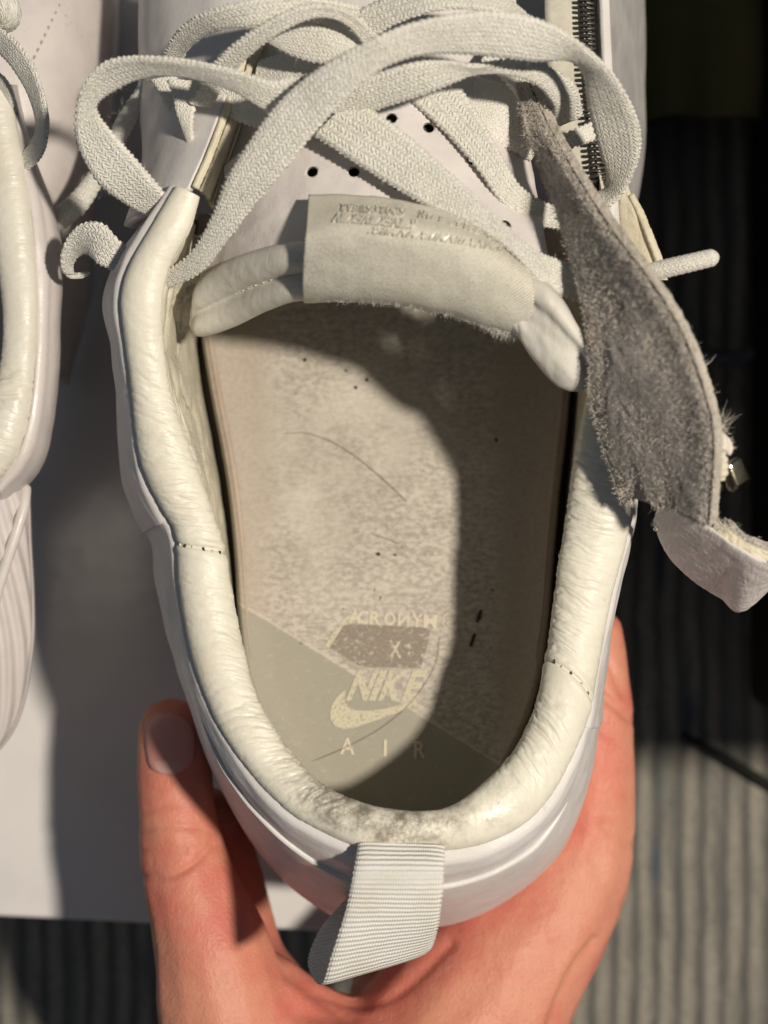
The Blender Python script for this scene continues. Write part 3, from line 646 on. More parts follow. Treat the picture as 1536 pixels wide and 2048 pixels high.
# frayed lower edge of the label
fb = []
for k in range(2600):
    f = random.random()**.7; i_ = int(f*109); r_ = random.choice((54, 56, 58, 60, 62, 64)); p = VLab[r_, i_]; big = 1.0+1.6*sm(.72, .98, f)
    if f < .25 and random.random() < .6: continue
    fb.append((p+np.random.randn(3)*.25, np.array([random.uniform(-.6, .6), -1+random.uniform(-.6, .3), random.uniform(-.6, .6)]), random.uniform(.25, .8)*float(big), .07))
fibres('frayed_threads', fb, m_fibre_w, label)

# ------------------------------------------------------------------ eyestay and front panels
lump2 = lambda V: .45*pn(V[..., 0]*.09, V[..., 1]*.06, 81)
sheet('eyestay_panel', [
 [(300,-260,-95),(282,-260,-60),(335,-260,-42),(440,-260,-34),(560,-260,-30)],
 [(300,-60,-90),(283,-60,-50),(330,-60,-32),(430,-60,-22),(535,-60,-18)],
 [(300,80,-88),(284,80,-46),(325,80,-28),(410,80,-18),(493,80,-13.5)],
 [(300,200,-85),(284,200,-42),(320,200,-24),(385,200,-14),(455,195,-9)],
 [(310,330,-84),(290,320,-38),(310,320,-20),(350,330,-11),(412,310,-6.5)],
 [(300,450,-82),(258,455,-30),(268,440,-16),(318,415,-9.5),(382,380,-6)]], m_white, shoe, 80, 60, thick=1.5, disp=lump2)
EA = [(540,-60,-18),(492,75,-13),(456,188,-8.5),(420,288,-5.5),(384,372,-4.5)]; EB = [(556,-55,-19),(507,80,-14),(470,193,-9.5),(433,293,-6.5),(397,380,-5.5)]
EB2 = [(p[0]+4, p[1]+1, p[2]-.9) for p in EB]
EC = [(574,-50,-23),(524,86,-18),(486,199,-13.5),(449,300,-10),(412,392,-9)]; ED = [(600,-40,-45),(545,100,-42),(505,215,-38),(462,320,-34),(425,420,-34)]
rg = lambda s_, w_, v_: .35*pn(s_*.5, v_*2, 83)+.25*pn(s_*1.6, v_*3, 84)
ribbon('eyestay_edge', EA, EB, 1.4, m_edge, shoe, disp=rg); ribbon('eyestay_lining_edge', EB2, EC, 1.5, m_edge, shoe, disp=rg); ribbon('throat_lining', EC, ED, 1.0, m_lining, shoe, 1.0)
# zipper side: tape, teeth and panel
sheet('zip_panel', [
 [(1200,-260,-40),(1244,-260,-62),(1276,-260,-82),(1280,-260,-92),(1262,-260,-104)],
 [(1200,-60,-27),(1246,-60,-48),(1278,-60,-68),(1282,-60,-80),(1265,-60,-98)],
 [(1205,150,-25),(1248,150,-46),(1280,150,-66),(1284,150,-78),(1266,150,-98)],
 [(1212,330,-26),(1248,330,-46),(1276,330,-64),(1280,330,-78),(1262,330,-98)],
 [(1220,500,-31),(1234,500,-44),(1248,500,-60),(1250,500,-72),(1240,500,-98)],
 [(1222,680,-31),(1236,680,-44),(1250,680,-60),(1250,680,-72),(1240,680,-98)]], m_zipp, shoe, 70, 40, thick=1.5, disp=lump2)
ribbon('zip_panel_fold', [(1196,-120,-26),(1200,40,-24),(1206,180,-23.5),(1212,330,-25),(1222,480,-29)], [(1214,-120,-27),(1219,40,-25),(1226,180,-24.5),(1232,330,-26),(1238,480,-31)], 1.6, m_white, shoe)
ZL = [(1168,-120,-29),(1172,40,-26),(1180,180,-24.5),(1192,330,-26),(1204,480,-30)]
ribbon('zip_tape', [(1090,-120,-31),(1090,40,-28),(1100,180,-27),(1120,330,-28),(1150,480,-31)], [(1192,-120,-31),(1196,40,-28),(1204,180,-26.5),(1212,330,-28),(1222,480,-32)], .9, m_tape, shoe)
zk = PA(ZL); tz, sz = arc_params(zk, step=1.15); cz = catmull(zk, tz); Tz = unit(np.gradient(cz, axis=0))
tm = None
for k in range(len(cz)):
    for sd in (-1, 1):
        if tm is None:
            o = blob('zip_tooth', (0, 0, 0), (2.0, .72, 1.3), m_teeth, shoe, (0, 0, 0), .3, 2); tm = o.data
        else:
            o = bpy.data.objects.new('zip_tooth', tm); put(o, shoe)
        a_ = math.atan2(Tz[k][1], Tz[k][0])-math.pi/2
        off = np.array([math.cos(a_)*sd*.75, math.sin(a_)*sd*.75, 0])+Tz[k]*(.35 if sd > 0 else -.1)
        o.location = Vector((cz[k]+off+np.array([0, 0, .4]))*.001); o.rotation_euler = (0, sd*.25, a_+random.uniform(-.15, .15))
ribbon('zip_garage', [(1238,372,-33),(1236,420,-34),(1235,480,-35),(1232,560,-36)], [(1256,372,-33),(1275,420,-32),(1303,480,-32),(1336,560,-33)], 1.6, m_edge, shoe, disp=lambda s_, w_, v_: .2*pn(s_*.5, v_*3, 88))
ribbon('zip_garage_edge', [(1258,392,-31.5),(1276,430,-31),(1296,480,-30.5),(1322,548,-31.5)], [(1266,388,-32.5),(1286,426,-32),(1307,477,-31.5),(1334,545,-32.5)], 1.2, m_edge, shoe, disp=lambda s_, w_, v_: .3*pn(s_*1.5, v_*3, 89))

ribbon('tongue_gap_block', [(1128,575,-30),(1138,620,-30),(1160,690,-30),(1172,790,-30)], [(1190,560,-30),(1205,610,-28),(1215,700,-26),(1222,800,-26)], 1.0, m_lining, shoe, .8, 14, disp=lambda s_, w_, v_: -2.2*np.sin(v_*math.pi)+.4*pn(s_*.2, v_*2, 86))  # lining strip added to stop light leaking under the tongue
# ------------------------------------------------------------------ torn suede flap
FA = [(1034,170,-12),(1056,270,-8),(1094,360,-4),(1132,480,5),(1166,590,8),(1180,700,7),(1184,800,3),(1212,900,-1),(1244,1000,-3)]
FB = [(1060,168,-10),(1100,255,-4),(1150,345,8),(1225,460,18),(1300,560,24),(1362,660,25),(1405,770,23),(1428,880,19),(1418,1050,14)]
ribbon('flap_light_block', [(1196,330,-27),(1206,400,-20),(1214,480,-4),(1222,570,6),(1230,640,7),(1234,700,6)], [(1200,330,-60),(1212,400,-60),(1220,480,-60),(1228,570,-60),(1234,640,-60),(1238,700,-60)], 1.6, m_lining, shoe, .8, 10)  # hidden wall added to keep light from passing under the flap
def ftrim(v): return .003+.055*np.exp(-((v-.27)/.085)**2)+.012*np.exp(-((v-.6)/.2)**2)
flap, XF, NF, sF = ribbon('torn_flap', FA, FB, 1.7, m_suede, shoe, .45, 56, disp=lambda s_, w_, v_: .9*pn(s_*.06, v_*3, 91)+.30*pn(s_*.35, w_*.35, 92)+.16*pn(s_*.9, w_*.9, 93), trim=ftrim, raw=True, rnd=10)
tag(flap, 'grey fuzzy suede inside of the torn side flap')
def shift(L, dx, dy, dz): return [(p[0]+dx, p[1]+dy, p[2]+dz) for p in L]
ribbon('flap_edge_layer', shift(FB, -20, 5, -2.6), shift(FB, 3, -2, .1), 1.3, m_suede_l, flap, .4, 12, disp=lambda s_, w_, v_: .35*pn(s_*.6, v_*2, 94)+.2*pn(s_*1.8, v_*3, 97)+.15)
ribbon('flap_groove', shift(FB, -2, 0, .75), shift(FB, 1, -1, .75), .4, m_dark, flap, .5, 5, disp=lambda s_, w_, v_: .3*pn(s_*.7, v_*0, 98)-.1)
ribbon('flap_outer_layer', shift(FB, -3, 1, -1.8), shift(FB, 15, -8, -2.6), 1.2, m_suede_l, flap, .4, 9, disp=lambda s_, w_, v_: .5*pn(s_*.5, v_*2, 95)+.35*pn(s_*1.5, v_*2, 96))
fb = []
for k in range(15000):
    i_ = random.randrange(len(sF)); j_ = random.randrange(56); p = XF[i_, j_]; n_ = NF[i_]
    d = n_*.5+np.random.randn(3)*.75; fb.append((p+n_*.7+np.random.randn(3)*.12, d, random.uniform(.35, 1.0), .10))
for k in range(3000):             # left edge nap
    i_ = random.randrange(len(sF)); p = XF[i_, 0 if random.random() < .75 else 55]; sgn = -1 if p is XF[i_, 0] else 1
    fb.append((p+np.random.randn(3)*.3, np.array([random.uniform(-1.2, .2), random.uniform(-.7, .7), random.uniform(-.2, .9)]), random.uniform(.3, .9), .10))
for k in range(700):
    j_ = random.randrange(56); p = XF[-1, j_]; fb.append((p+np.random.randn(3)*.3, np.array([random.uniform(-.6, .6), -1, random.uniform(-.6, .6)]), random.uniform(.4, 1.3), .11))
FBc = PA(FB)
for k in range(5200):
    p = catmull(FBc, np.array([random.random()*(len(FB)-1)]))[0]; fb.append((p+np.array([random.uniform(-2.2, 1.3), random.uniform(-.6, .6), random.uniform(.2, 1.2)]), np.random.randn(3)+np.array([.2, .1, .7]), random.uniform(.3, .9), .10))
fibres('suede_nap', fb, m_fibre, flap)
fb = []
for (x_, y_, z_, n_, ln) in ((1395,735,14,26,2.2),(1412,795,13,20,2.0),(1444,848,12,34,3.4),(1442,870,11,90,1.5),(1452,895,10,80,1.4),(1300,600,8,0,1),(1310,1050,-4,30,2.2),(1290,545,10,10,1.4),(1240,985,-1,40,2.0)):
    ang0 = random.uniform(.1, 1.0)
    for k in range(n_):
        ang = ang0+random.gauss(0, .22 if ln > 1.6 else 1.2); fb.append((Pm(x_+random.gauss(0, 6), y_+random.gauss(0, 8), z_), (math.cos(ang), math.sin(ang), random.uniform(-.3, .5)), random.uniform(.5, 1)*ln, .13))
fibres('loose_threads', fb, m_fibre, flap)
# torn leather strap hanging from the flap, with its ragged inside
strap = ribbon('torn_strap', [(1322,1000,6),(1372,1026,8),(1424,1058,9),(1468,1090,9),(1520,1118,8),(1590,1128,4)], [(1308,1046,-6),(1334,1108,-14),(1384,1160,-18),(1440,1196,-20),(1488,1222,-19),(1580,1130,-18)], 1.3, m_strap, shoe, .4, 40, crown=.2,
 disp=lambda s_, w_, v_: -.16*np.clip(1-np.abs(pn(s_*.16+w_*.05, w_*.75+.3*s_*.1, 101))*3, 0, 1)**2+.05*pn(s_*.7, w_*.8, 102)*sm(4, 14, s_))
tag(strap, 'blush white torn leather strap end')
ribbon('strap_inside', [(1436,1040,6),(1462,1062,7),(1490,1082,7.5),(1540,1102,7)], [(1424,1060,5.5),(1456,1088,6.5),(1496,1112,7),(1545,1128,6.5)], 1.6, m_edge, strap, .4, 16, disp=lambda s_, w_, v_: .7*pn(s_*.4, w_*.5, 103)+.4*pn(s_*1.2, w_*1.2, 104))
ribbon('strap_rag', [(1450,1036,2),(1468,1044,4),(1486,1066,5),(1512,1076,5),(1560,1090,4)], [(1446,1062,4),(1466,1078,5),(1492,1096,6),(1520,1112,6),(1560,1120,5)], 1.5, m_suede, strap, .4, 16, disp=lambda s_, w_, v_: .9*pn(s_*.35, w_*.4, 105)+.4*pn(s_*1.2, w_*1.1, 106))
fb = []
for k in range(700):
    f = random.random(); fb.append((Pm(1430+100*f+random.gauss(0, 6), 1048+62*f+random.gauss(0, 8), 7), np.random.randn(3)+np.array([.2, .3, .6]), random.uniform(.4, 1.2), .11))
fibres('strap_fibres', fb, m_fibre_w, strap)
# zip pull and slider at the end of the flap
sl = blob('zip_slider', Pm(1470, 945, 9), (4.3, 5.6, 3.2), m_gun, shoe, (.2, .35, .5), .28, 3)
blob('slider_rivet', Pm(1459, 933, 11), (1.3, 1.3, 1.0), MT('bright_metal', (.75,.72,.66), .2, .6).m, sl, (0, 0, .3), .35, 2); sl.children[0].data.materials[0].node_tree.nodes['Principled BSDF'].inputs['Metallic'].default_value = 1
blob('slider_lip', Pm(1472, 968, 7), (3.4, 1.8, 2.4), m_gun, sl, (.3, .2, .5), .3, 3); blob('slider_gap', Pm(1465, 960, 9.6), (.9, 2.2, .6), m_dark, sl, (0, .2, .3), .3, 2)
blob('zip_stop', Pm(1432, 975, 12), (2.6, 2.6, 2.2), m_gun, shoe, (.4, .3, .6), .25, 3); blob('zip_stop', Pm(1427, 1012, 10), (2.0, 3.0, 2.0), m_gun, shoe, (.5, .5, .2), .25, 3)
tube('zip_cord', [(1436,898,13),(1442,920,13),(1442,945,12.5),(1436,962,12)], [1.1,1.25,1.3,1.0], m_thread, shoe, .2, 14, disp=lambda s_, t_: .16*np.sin(s_*5.2+t_))
ribbon('flap_rag', [(1432,858,12),(1446,866,12),(1458,876,11),(1464,892,10)], [(1428,892,12),(1438,898,12),(1448,904,11),(1456,912,10)], 1.3, m_fibre, shoe, .35, 12, disp=lambda s_, w_, v_: .6*pn(s_*.6, w_*.6, 108))

# ------------------------------------------------------------------ pull loop at the heel
loop = ribbon('pull_loop', [(716,1686,.5),(706,1745,4),(692,1815,3),(664,1905,0),(641,1968,-4),(616,1925,-12),(640,1858,-19),(690,1800,-25)],
 [(889,1692,.5),(888,1745,4),(882,1815,3),(872,1870,0),(858,1902,-4),(838,1880,-12),(830,1830,-19),(840,1790,-25)], 1.25, m_web, shoe, .35, 22, scallop=.14, disp=lambda s_, w_, v_: -.0*np.sin(s_)*np.ones_like(w_)+.3*pn(s_*.08, v_*2, 111))
tag(loop, 'ribbed off-white webbing pull loop')

# ------------------------------------------------------------------ laces
FZ = []
def lace(name, A, B, th=1.35, mat=None, parent=None, crown=.0, sc_=.20):
    o, X_, N_, _s = ribbon(name, A, B, th, mat or m_lace, parent or shoe, .33, 15, scallop=sc_, crown=crown, disp=lambda s_, w_, v_: .25*pn(s_*.12, v_*1.5, 121)+.10*pn(s_*.9, w_*.9, 122), raw=True)
    for k in range(len(_s)*2):
        i_ = random.randrange(len(_s)); j_ = random.choice((0, 0, 14, 14, random.randrange(15))); FZ.append((X_[i_, j_]+N_[i_]*(.6 if 0 < j_ < 14 else 0), np.random.randn(3)+N_[i_]*.4, random.uniform(.25, .8), .045))
    return o
lz = lambda L, z: [(p[0], p[1], p[2] if len(p) > 2 else z) for p in L]
# laces close to the tongue
lace('lace_crossing', [(706,196,4),(800,258,6),(900,345,8),(990,428,9),(1060,492,8),(1120,520,4),(1190,538,0)], [(628,272,2),(735,342,5),(845,408,8),(940,450,9.5),(1024,508,9),(1092,578,4),(1180,612,0)])
lace('lace_crossing', [(905,150,-6),(962,236,-4),(1000,305,-3),(1036,366,-4),(1085,402,-7),(1150,420,-12)], [(815,196,-5),(892,268,-4),(955,340,-3),(1004,408,-4),(1064,448,-8),(1140,462,-14)])
lace('lace_crossing', [(945,150,-16),(1010,170,-15),(1060,200,-15),(1100,250,-17)], [(870,170,-15),(930,232,-13),(985,280,-13),(1060,322,-17)], mat=m_lace2)
lace('lace_crossing', [(1085,288,-14),(1140,262,-14),(1195,238,-15)], [(1095,318,-15),(1145,296,-15),(1200,278,-16)], mat=m_lace2)
lace('lace_crossing', [(520,120,-12),(600,100,-8),(660,110,-6),(720,140,-4)], [(500,205,-13),(560,170,-9),(630,150,-6),(700,170,-4)], mat=m_lace2)
lace('lace_crossing', [(450,330,-10),(540,260,-3),(620,200,0)], [(460,390,-9),(560,310,-2),(650,250,1)], mat=m_lace2)
lace('lace_crossing', [(770,150,-2),(840,205,-3),(900,262,-4),(955,330,-6)], [(700,165,-2),(775,232,-3),(842,300,-4),(905,372,-6)], mat=m_lace2) if False else None
lace('lace_crossing', [(1010,70,-10),(1060,110,-11),(1100,160,-12),(1130,215,-14)], [(960,120,-10),(1010,165,-11),(1050,215,-12),(1085,262,-15)], mat=m_lace2)
lace('lace_crossing', [(430,130,-10),(480,180,-8),(540,215,-5),(610,235,-2)], [(400,190,-11),(460,235,-9),(530,262,-6),(600,285,-3)], mat=m_lace2)
# upper arches at the top of the frame
lace('lace_loop', [(660,52,-2),(740,8,2),(830,-25,5),(930,-25,4),(1010,-5,0),(1070,40,-6)], [(735,82,0),(800,45,3),(880,22,6),(950,20,5),(1015,35,0),(1050,70,-7)])
lace('lace_loop', [(326,120,-8),(338,85,-3),(372,45,3),(430,16,8),(520,-4,10),(610,-8,9),(720,10,4)], [(366,124,-12),(375,100,-6),(405,76,0),(450,58,5),(520,52,8),(600,40,7),(700,60,2)])
lace('lace_loop', [(376,205,-6),(404,160,-1),(450,102,5),(520,50,10),(590,14,12),(650,8,12),(705,25,10),(765,80,4)], [(424,212,-8),(450,170,-4),(492,118,3),(550,72,8),(610,42,10),(655,36,10),(694,52,8),(735,100,3)])
lace('lace_loop', [(530,62,2),(590,40,4),(650,36,5),(700,60,4),(735,95,2)], [(528,80,0),(580,112,0),(640,128,1),(690,125,2),(725,112,2)], mat=m_lace2)
lace('lace_loop', [(334,160,-8),(345,190,-8),(352,225,-8),(366,262,-9),(380,300,-11)], [(402,165,-8),(398,190,-7),(388,228,-7),(386,262,-8),(390,302,-11)], mat=m_lace2)
lace('lace_loop', [(300,160,-18),(318,185,-18),(340,230,-18),(352,262,-19)], [(352,152,-17),(362,180,-17),(368,220,-17),(360,260,-19)], mat=m_lace2)
# left bow
lace('bow_loop', [(600,150,10),(540,160,10),(480,142,11),(400,124,12),(330,114,12),(265,112,11),(205,126,9),(164,175,6),(149,235,2),(158,300,-2),(196,366,-5),(245,405,-8),(300,435,-12)],
 [(590,250,7),(530,222,6),(468,184,7),(400,160,7),(330,150,7),(275,160,5),(225,184,3),(196,206,2),(200,232,1),(232,272,0),(272,318,-2),(308,360,-4),(350,410,-9)])
# second layer below the bow that reaches the right
lace('bow_loop', [(640,205,4),(720,160,9),(810,128,12),(880,118,12),(950,128,11),(1020,118,8),(1090,130,2),(1150,170,-5),(1165,230,-12)], [(700,245,2),(772,214,5),(850,190,8),(908,166,9),(960,146,8),(1025,152,6),(1075,172,1),(1108,215,-6),(1100,255,-13)], mat=m_lace)
# the broad lace over everything and the right bow
lace('bow_loop', [(322,548,-10),(380,506,-5),(420,440,0),(450,364,5),(490,295,9),(545,218,13),(604,160,16),(675,113,19),(745,76,21),(820,46,21),(910,27,21),(1000,22,20),(1090,42,18),(1165,88,15),(1228,150,11),(1272,228,5),(1282,290,0),(1268,345,-5),(1240,396,-9),(1195,430,-12)],
 [(330,580,-12),(402,545,-7),(456,480,-2),(508,412,3),(564,346,8),(628,268,12),(688,200,16),(736,158,18),(786,128,18),(850,110,17),(920,108,16),(1000,116,15),(1075,124,13),(1140,122,10),(1166,150,6),(1176,215,1),(1196,290,-4),(1212,345,-9),(1206,378,-13),(1160,392,-15)], crown=.3)
# folded end at the left and the aglet end at the right
lace('lace_end', [(262,500,-16),(236,478,-14),(206,447,-14),(168,446,-15),(140,468,-17),(122,510,-20),(130,548,-24),(165,552,-28)], [(246,552,-17),(222,540,-16),(196,528,-16),(178,510,-19),(160,512,-22),(146,530,-25),(150,550,-27),(180,548,-30)], sc_=.2)
tube('lace_end', [(1150,585,-4),(1230,566,-3),(1300,545,-2),(1370,528,0),(1438,512,1)], [2.0,1.9,1.9,1.85,1.75], m_lace2, shoe, .4, 16, disp=lambda s_, t_: .07*np.sin(s_*5+2*t_))

fibres('lace_fuzz', FZ, m_fibre_w, shoe); FZ.clear()
# ================================================================== second sneaker at the left edge
DZ = -26
shoe2 = thing('sneaker', 'matching white sneaker cut off by the left edge of the picture', 'sneaker', (-.09, 0, ZB/1000), 'white sneakers')
S2 = [((20,180),(-60,200)),((42,300),(-40,312)),((62,420),(-22,428)),((75,560),(-2,560)),((77,650),(6,650)),((72,730),(-4,738)),((62,815),(-30,800)),((40,900),(-62,868)),((0,962),(-105,915)),((-70,1015),(-160,955)),((-170,1050),(-230,975)),((-270,1040),(-290,960)),((-360,980),(-330,905)),((-410,860),(-345,820)),((-430,700),(-355,690)),((-440,520),(-365,530)),((-430,330),(-360,350))]
a2O = np.array([Pm(*p[0], DZ-4) for p in S2]); a2I = np.array([Pm(*p[1], DZ-4) for p in S2])
t2, s2 = arc_params((a2O+a2I)/2, n=700); d2O, d2I = catmull(a2O, t2), catmull(a2I, t2)
collar_mesh('padded_collar', d2O, d2I, t2, s2, lambda t: .12+.85*sm(4.4, 5.6, t), m_collar_left, shoe2, (), 48, seed=131, amp=.6)
SIL = [(30,170,-40),(60,300,-40),(100,420,-40),(120,520,-41),(117,640,-41),(112,750,-42),(88,900,-43),(52,968,-44),(0,1010,-44)]
OO = [(18,170,-32),(40,300,-30),(60,420,-30),(73,560,-30),(75,650,-30),(70,735,-30),(60,820,-30),(38,903,-30),(-2,962,-31)]
LOW = [(20,170,-70),(60,300,-70),(98,420,-72),(116,520,-72),(114,640,-72),(108,750,-72),(84,900,-72),(48,968,-72),(0,1000,-72)]
LO2 = [(x_, y_, -122) for x_, y_, _ in LOW]
MIDp = [((a_[0]*.55+b_[0]*.45), (a_[1]*.5+b_[1]*.5), -32) for a_, b_ in zip(OO, SIL)]
qp, VQ2 = sheet('quarter_panel', [OO, MIDp, SIL, LOW, LO2], m_whiteshoe, shoe2, 60, 120, thick=1.3, raw=True, disp=lambda V: .5*pn(V[..., 0]*.07, V[..., 1]*.06, 141)+.12*pn(V[..., 0]*.3, V[..., 1]*.3, 142))
tube('torn_crack', [tuple(Pm(x_, y_, -31-(x_-80)*.16)) for x_, y_ in [(80,630),(86,618),(94,616),(100,604),(108,602),(113,590)]], .28, m_dark, shoe2, .4, 6, px=False)
# ribbed heel of the left sneaker
hA = [(40,950,-42),(54,985,-43),(58,1080,-46),(64,1200,-50),(62,1300,-53),(40,1420,-56),(0,1492,-58),(-80,1560,-58)]
hB = [(-150,960,-34),(-140,1000,-34),(-130,1090,-36),(-120,1190,-40),(-120,1270,-44),(-130,1340,-48),(-150,1400,-50),(-200,1440,-50)]
ribbon('heel_panel', hA, hB, 3.0, m_whiteshoe, shoe2, .6, 60, crown=4.0, disp=lambda s_, w_, v_: .55*np.sin((w_+.22*s_)*2*math.pi/3.4)*sm(.02, .06, v_)+.4*pn(s_*.05, v_*3, 145), rnd=8)
ribbon('heel_side', hA, [(p[0]-14, p[1]-6, -122) for p in hA], 2.0, m_whiteshoe, shoe2, 1.0, 20)
tube('heel_piping', [(52,968,-42),(48,1010,-40),(34,1060,-39),(14,1120,-39),(-10,1200,-40),(-30,1300,-42)], 1.3, m_whiteshoe, shoe2)
# front of the left sneaker
vamp, VV2 = sheet('vamp_panel', [
 [(-120,-260,-62),(40,-260,-66),(140,-260,-76),(205,-260,-95),(214,-260,-128)],
 [(-120,-60,-48),(40,-60,-52),(150,-60,-62),(222,-60,-84),(232,-60,-128)],
 [(-120,120,-44),(40,120,-46),(145,120,-56),(218,120,-80),(230,120,-128)],
 [(-110,280,-44),(40,280,-46),(130,280,-56),(200,280,-80),(214,280,-128)],
 [(-90,440,-46),(60,440,-50),(120,440,-62),(165,440,-84),(184,440,-128)],
 [(-60,560,-56),(60,560,-58),(120,560,-74),(160,560,-94),(178,580,-128)],
 [(-60,760,-70),(60,760,-75),(104,760,-90),(124,760,-105),(135,770,-128)]], m_whiteshoe, shoe2, 90, 60, thick=1.4, raw=True, disp=lump2)
vb2 = BVHTree.FromPolygons([tuple(v_) for v_ in VV2.reshape(-1, 3)], [tuple(p.vertices) for p in vamp.data.polygons])
def on_vamp(px, py, off=.5):
    r = vb2.ray_cast(CAMP, (Vector(Pm(px, py, -50))-CAMP).normalized()); return np.array(r[0])+np.array([0, 0, off]) if r[0] is not None else Pm(px, py, -50)
for line_ in ([(122,8),(66,125)], [(125,25),(178,92)], [(68,125),(60,190)]):
    (x0, y0), (x1, y1) = line_; n = int(math.hypot(x1-x0, y1-y0)/15)
    for k in range(n):
        f = (k+.5)/n; blob('stitch', on_vamp(x0+(x1-x0)*f, y0+(y1-y0)*f, .75), (1.25, .5, .5), m_seam, vamp, (0, 0, math.atan2(-(y1-y0), x1-x0)), .35, 2)
tube('panel_seam', [tuple(on_vamp(x_, y_, .55)) for x_, y_ in [(132,232),(112,262),(100,310),(96,360),(104,410)]], .35, m_dark, vamp, .6, 6, px=False)
m2 = lambda n, A, B, **k: lace(n, A, B, parent=shoe2, **k)
m2('bow_loop', [(-40,40,-18),(5,58,-16),(42,92,-14),(72,142,-14),(92,210,-16),(96,268,-20),(80,318,-26),(40,352,-32)], [(-40,82,-20),(-5,105,-19),(22,132,-18),(52,180,-19),(70,224,-21),(72,266,-25),(48,300,-30),(8,322,-34)])
m2('lace_crossing', [(-30,140,-28),(5,150,-26),(24,185,-27),(26,215,-29),(0,240,-32)], [(-30,170,-31),(-8,180,-29),(6,200,-30),(4,222,-32),(-20,235,-34)], mat=m_lace2)
FZ.clear()
tube('lace_knot', [(-30,-20,-22),(0,5,-18),(14,28,-18),(4,52,-22)], [3,3.2,3.0,2.4], m_lace, shoe2, .4, 16, disp=lambda s_, t_: .15*np.sin(s_*4+3*t_))
m2('lace_crossing', [(-40,240,-36),(-5,262,-36),(18,300,-37),(24,340,-38)], [(-60,280,-38),(-30,300,-38),(-12,330,-38),(-8,360,-39)], mat=m_lace2)
tube('lace_end', [(352,-30,-30),(340,30,-30),(318,110,-33),(290,180,-36),(250,245,-39),(215,315,-42),(190,358,-43),(150,412,-44),(96,452,-45)], [1.5,1.5,1.6,1.9,2.1,2.0,2.1,2.6,2.6], m_lace2, shoe2, .4, 16, disp=lambda s_, t_: .12*np.sin(s_*4+2*t_))
fb = []
for k in range(420):
    f = random.random(); p = catmull(PA([(318,110,-33),(290,180,-36),(250,245,-39),(215,315,-42),(190,358,-43),(150,412,-44)]), np.array([f*5]))[0]
    fb.append((p+np.random.randn(3)*1.6, np.random.randn(3), random.uniform(.8, 2.2), .05))
fibres('lace_fuzz', fb, m_fibre_w, shoe2)

# ================================================================== the hand
chains = [
 [(345,1466,-62,8.9),(350,1530,-62,9.6),(354,1620,-60,9.8),(364,1700,-59,10.6),(388,1790,-58,11.9),(425,1900,-58,14.4),(444,2000,-58,16.2),(490,2110,-60,19),(600,2230,-62,22)],
 [(410,1640,-74,9),(430,1720,-78,11),(450,1820,-80,12),(470,1940,-76,14),(500,2040,-70,18)],
 [(1205,1262,-76,5.5),(1192,1310,-76,8),(1184,1380,-76,9.8),(1186,1440,-76,10.6),(1178,1530,-77,11.8),(1166,1640,-78,13.8),(1128,1750,-78,16.8),(1058,1860,-77,19.8),(988,1950,-76,22.8),(925,2050,-75,25.5),(850,2180,-72,28),(740,2330,-68,28)],
 [(1080,1650,-92,13),(1010,1770,-94,14),(930,1900,-90,14),(872,2030,-78,15),(795,2085,-74,15),(705,2118,-72,15.5),(620,2090,-68,15),(565,2055,-65,14.5),(500,2015,-62,15)],
 [(580,2160,-58,18),(700,2200,-64,22),(850,2180,-72,26)], [(620,2240,-60,22),(700,2290,-62,25),(760,2320,-66,28)], [(760,2320,-64,28),(860,2520,-66,28),(940,2700,-66,28)],
 [(930,1900,-100,13),(1000,1700,-108,9.5),(960,1560,-112,8.5),(900,1450,-113,7.8),(860,1380,-113,7.2)],
 [(860,1960,-98,14),(880,1760,-110,9.5),(840,1620,-113,8.5),(790,1520,-114,7.6)],
 [(800,2020,-94,14),(780,1840,-110,9),(740,1720,-113,8),(700,1640,-114,7)]]
bmh = bmesh.new()
for ch in chains:
    K = np.array([list(Pm(*p[:3]))+[p[3]] for p in ch]); t_h, s_h = arc_params(K[:, :3], step=1.6); Q = catmull(K, t_h)
    for x_, y_, z_, r_ in Q: bmesh.ops.create_icosphere(bmh, subdivisions=2, radius=max(r_, 3)*.001, matrix=Matrix.Translation((x_*.001, y_*.001, z_*.001)))
hm = bpy.data.meshes.new('hand'); bmh.to_mesh(hm); bmh.free(); hand = bpy.data.objects.new('hand', hm); COL.objects.link(hand)
r_ = hand.modifiers.new('r', 'REMESH'); r_.mode = 'VOXEL'; r_.voxel_size = .0011; s1 = hand.modifiers.new('s', 'SMOOTH'); s1.factor = .5; s1.iterations = 14
sd_ = hand.modifiers.new('d', 'SUBSURF'); sd_.levels = 1; sd_.render_levels = 1
dg_ = bpy.context.evaluated_depsgraph_get(); dg_.update(); nm = bpy.data.meshes.new_from_object(hand.evaluated_get(dg_)); hand.modifiers.clear(); hand.data = nm; bpy.data.meshes.remove(hm)
co_ = np.empty(len(nm.vertices)*3); nm.vertices.foreach_get('co', co_); co_ = co_.reshape(-1, 3)*1000
no_ = np.empty(len(nm.vertices)*3); nm.vertices.foreach_get('normal', no_); no_ = no_.reshape(-1, 3)
sc_px = 10*CAMH/(CAMH-co_[:, 2]); PX = co_[:, 0]*sc_px+768; PY = 1024-co_[:, 1]*sc_px
vis = no_[:, 2] > .0
def crease(pts, wid, dep):        # folds of the skin, pressed into the mesh
    K = np.array(pts, float); cc_ = catmull(K, np.linspace(0, len(K)-1, 60)); d2 = np.min((PX[:, None]-cc_[None, :, 0])**2+(PY[:, None]-cc_[None, :, 1])**2, axis=1)
    return dep*np.exp(-d2/wid**2)
dsp = np.zeros(len(co_)); idx = np.where(vis)[0]
PX_, PY_ = PX, PY; PX, PY = PX[idx], PY[idx]
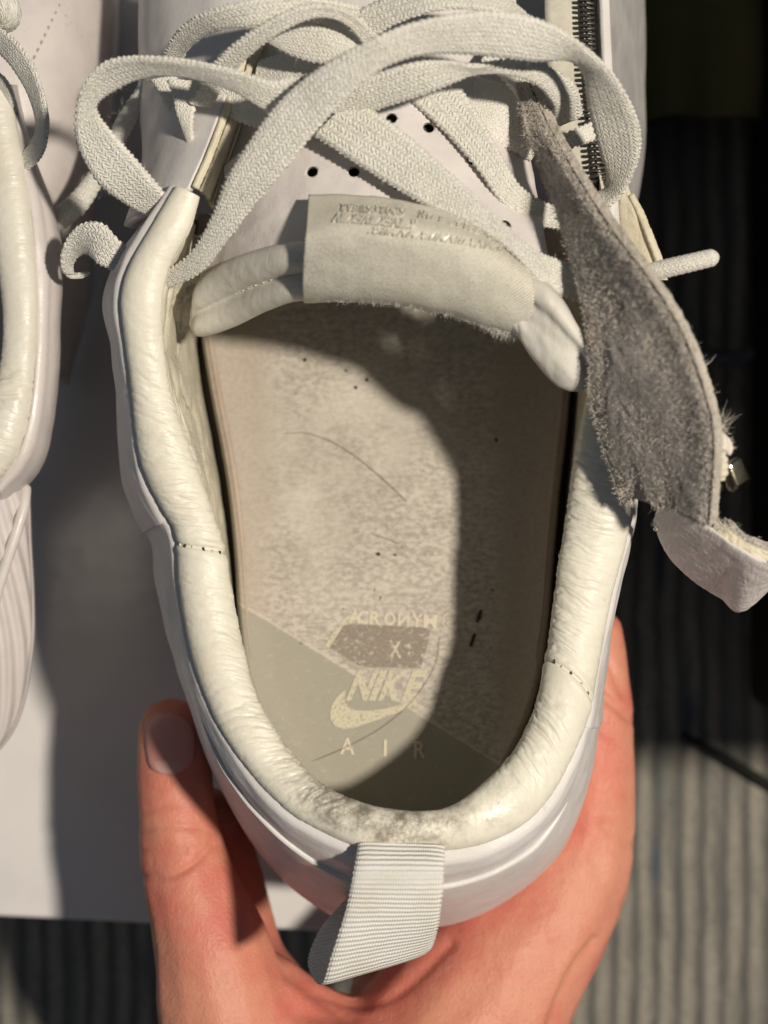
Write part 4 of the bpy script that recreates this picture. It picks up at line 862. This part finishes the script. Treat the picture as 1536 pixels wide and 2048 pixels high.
for pts, wid, dep in (([(285,1660),(340,1652),(400,1655)],7,.45),([(283,1700),(320,1698),(370,1700)],7,.35),([(290,1752),(340,1752),(390,1725),(425,1690)],8,.75),([(285,1625),(320,1615),(350,1612)],7,.3),
 ([(1150,1330),(1180,1375),(1215,1400),(1262,1440)],10,.8),([(1195,1300),(1225,1340),(1245,1390)],9,.6),([(1210,1650),(1245,1672),(1275,1690)],14,.5),([(1185,1700),(1215,1780),(1240,1810)],16,.35),
 ([(1190,1880),(1140,1950),(1100,2048)],10,1.0),([(640,1985),(720,2010),(790,1990),(850,1940),(900,1890)],12,.7),([(580,1950),(640,2000),(700,2040)],14,.5),([(1180,1450),(1200,1480),(1240,1500)],14,.35)):
    dsp[idx] += crease(pts, wid, dep)
co_ = co_-no_*dsp[:, None]
co_ += no_*(.35*pn(co_[:, 0]*.09, co_[:, 1]*.09+co_[:, 2]*.05, 151))[:, None]
nm.vertices.foreach_set('co', (co_*.001).ravel()); nm.update(); nm.polygons.foreach_set('use_smooth', [True]*len(nm.polygons)); nm.materials.clear(); nm.materials.append(m_skin)
tag(hand, 'bare hand cupping the heel of the front sneaker, thumb on its left side', 'hand')
hb = BVHTree.FromPolygons([tuple(v_) for v_ in co_], [tuple(p.vertices) for p in nm.polygons])
def on_hand(px, py, off):
    r = hb.ray_cast(CAMP, (Vector(Pm(px, py, -40))-CAMP).normalized()); return np.array(r[0])+np.array(r[1])*off if r[0] is not None else Pm(px, py, -40)
def nail_patch(name, L, R, mat, off):
    l = catmull(np.array(L, float), np.linspace(0, len(L)-1, 18)); r = catmull(np.array(R, float), np.linspace(0, len(R)-1, 18)); q = np.linspace(0, 1, 14)
    V = np.array([[on_hand(*(l[i]*(1-f)+r[i]*f), off*(.25+.75*math.sin(math.pi*min(1, max(0, f)))**.5)*(.35+.65*math.sin(math.pi*min(1, .06+i/17*.9))**.4)) for f in q] for i in range(18)])
    return grid_obj(name, V, mat, hand, thick=.25)
nl_ = nail_patch('thumbnail', [(316,1426),(294,1442),(290,1470),(293,1505),(300,1534),(318,1546)], [(330,1426),(368,1438),(386,1460),(390,1495),(382,1530),(348,1550)], m_nail, .75)
lu = nail_patch('nail_moon', [(306,1522),(304,1530),(311,1541),(324,1547)], [(336,1519),(362,1524),(368,1537),(346,1549)], m_lunula, .95)
lu.parent = nl_; lu.matrix_parent_inverse = Matrix()
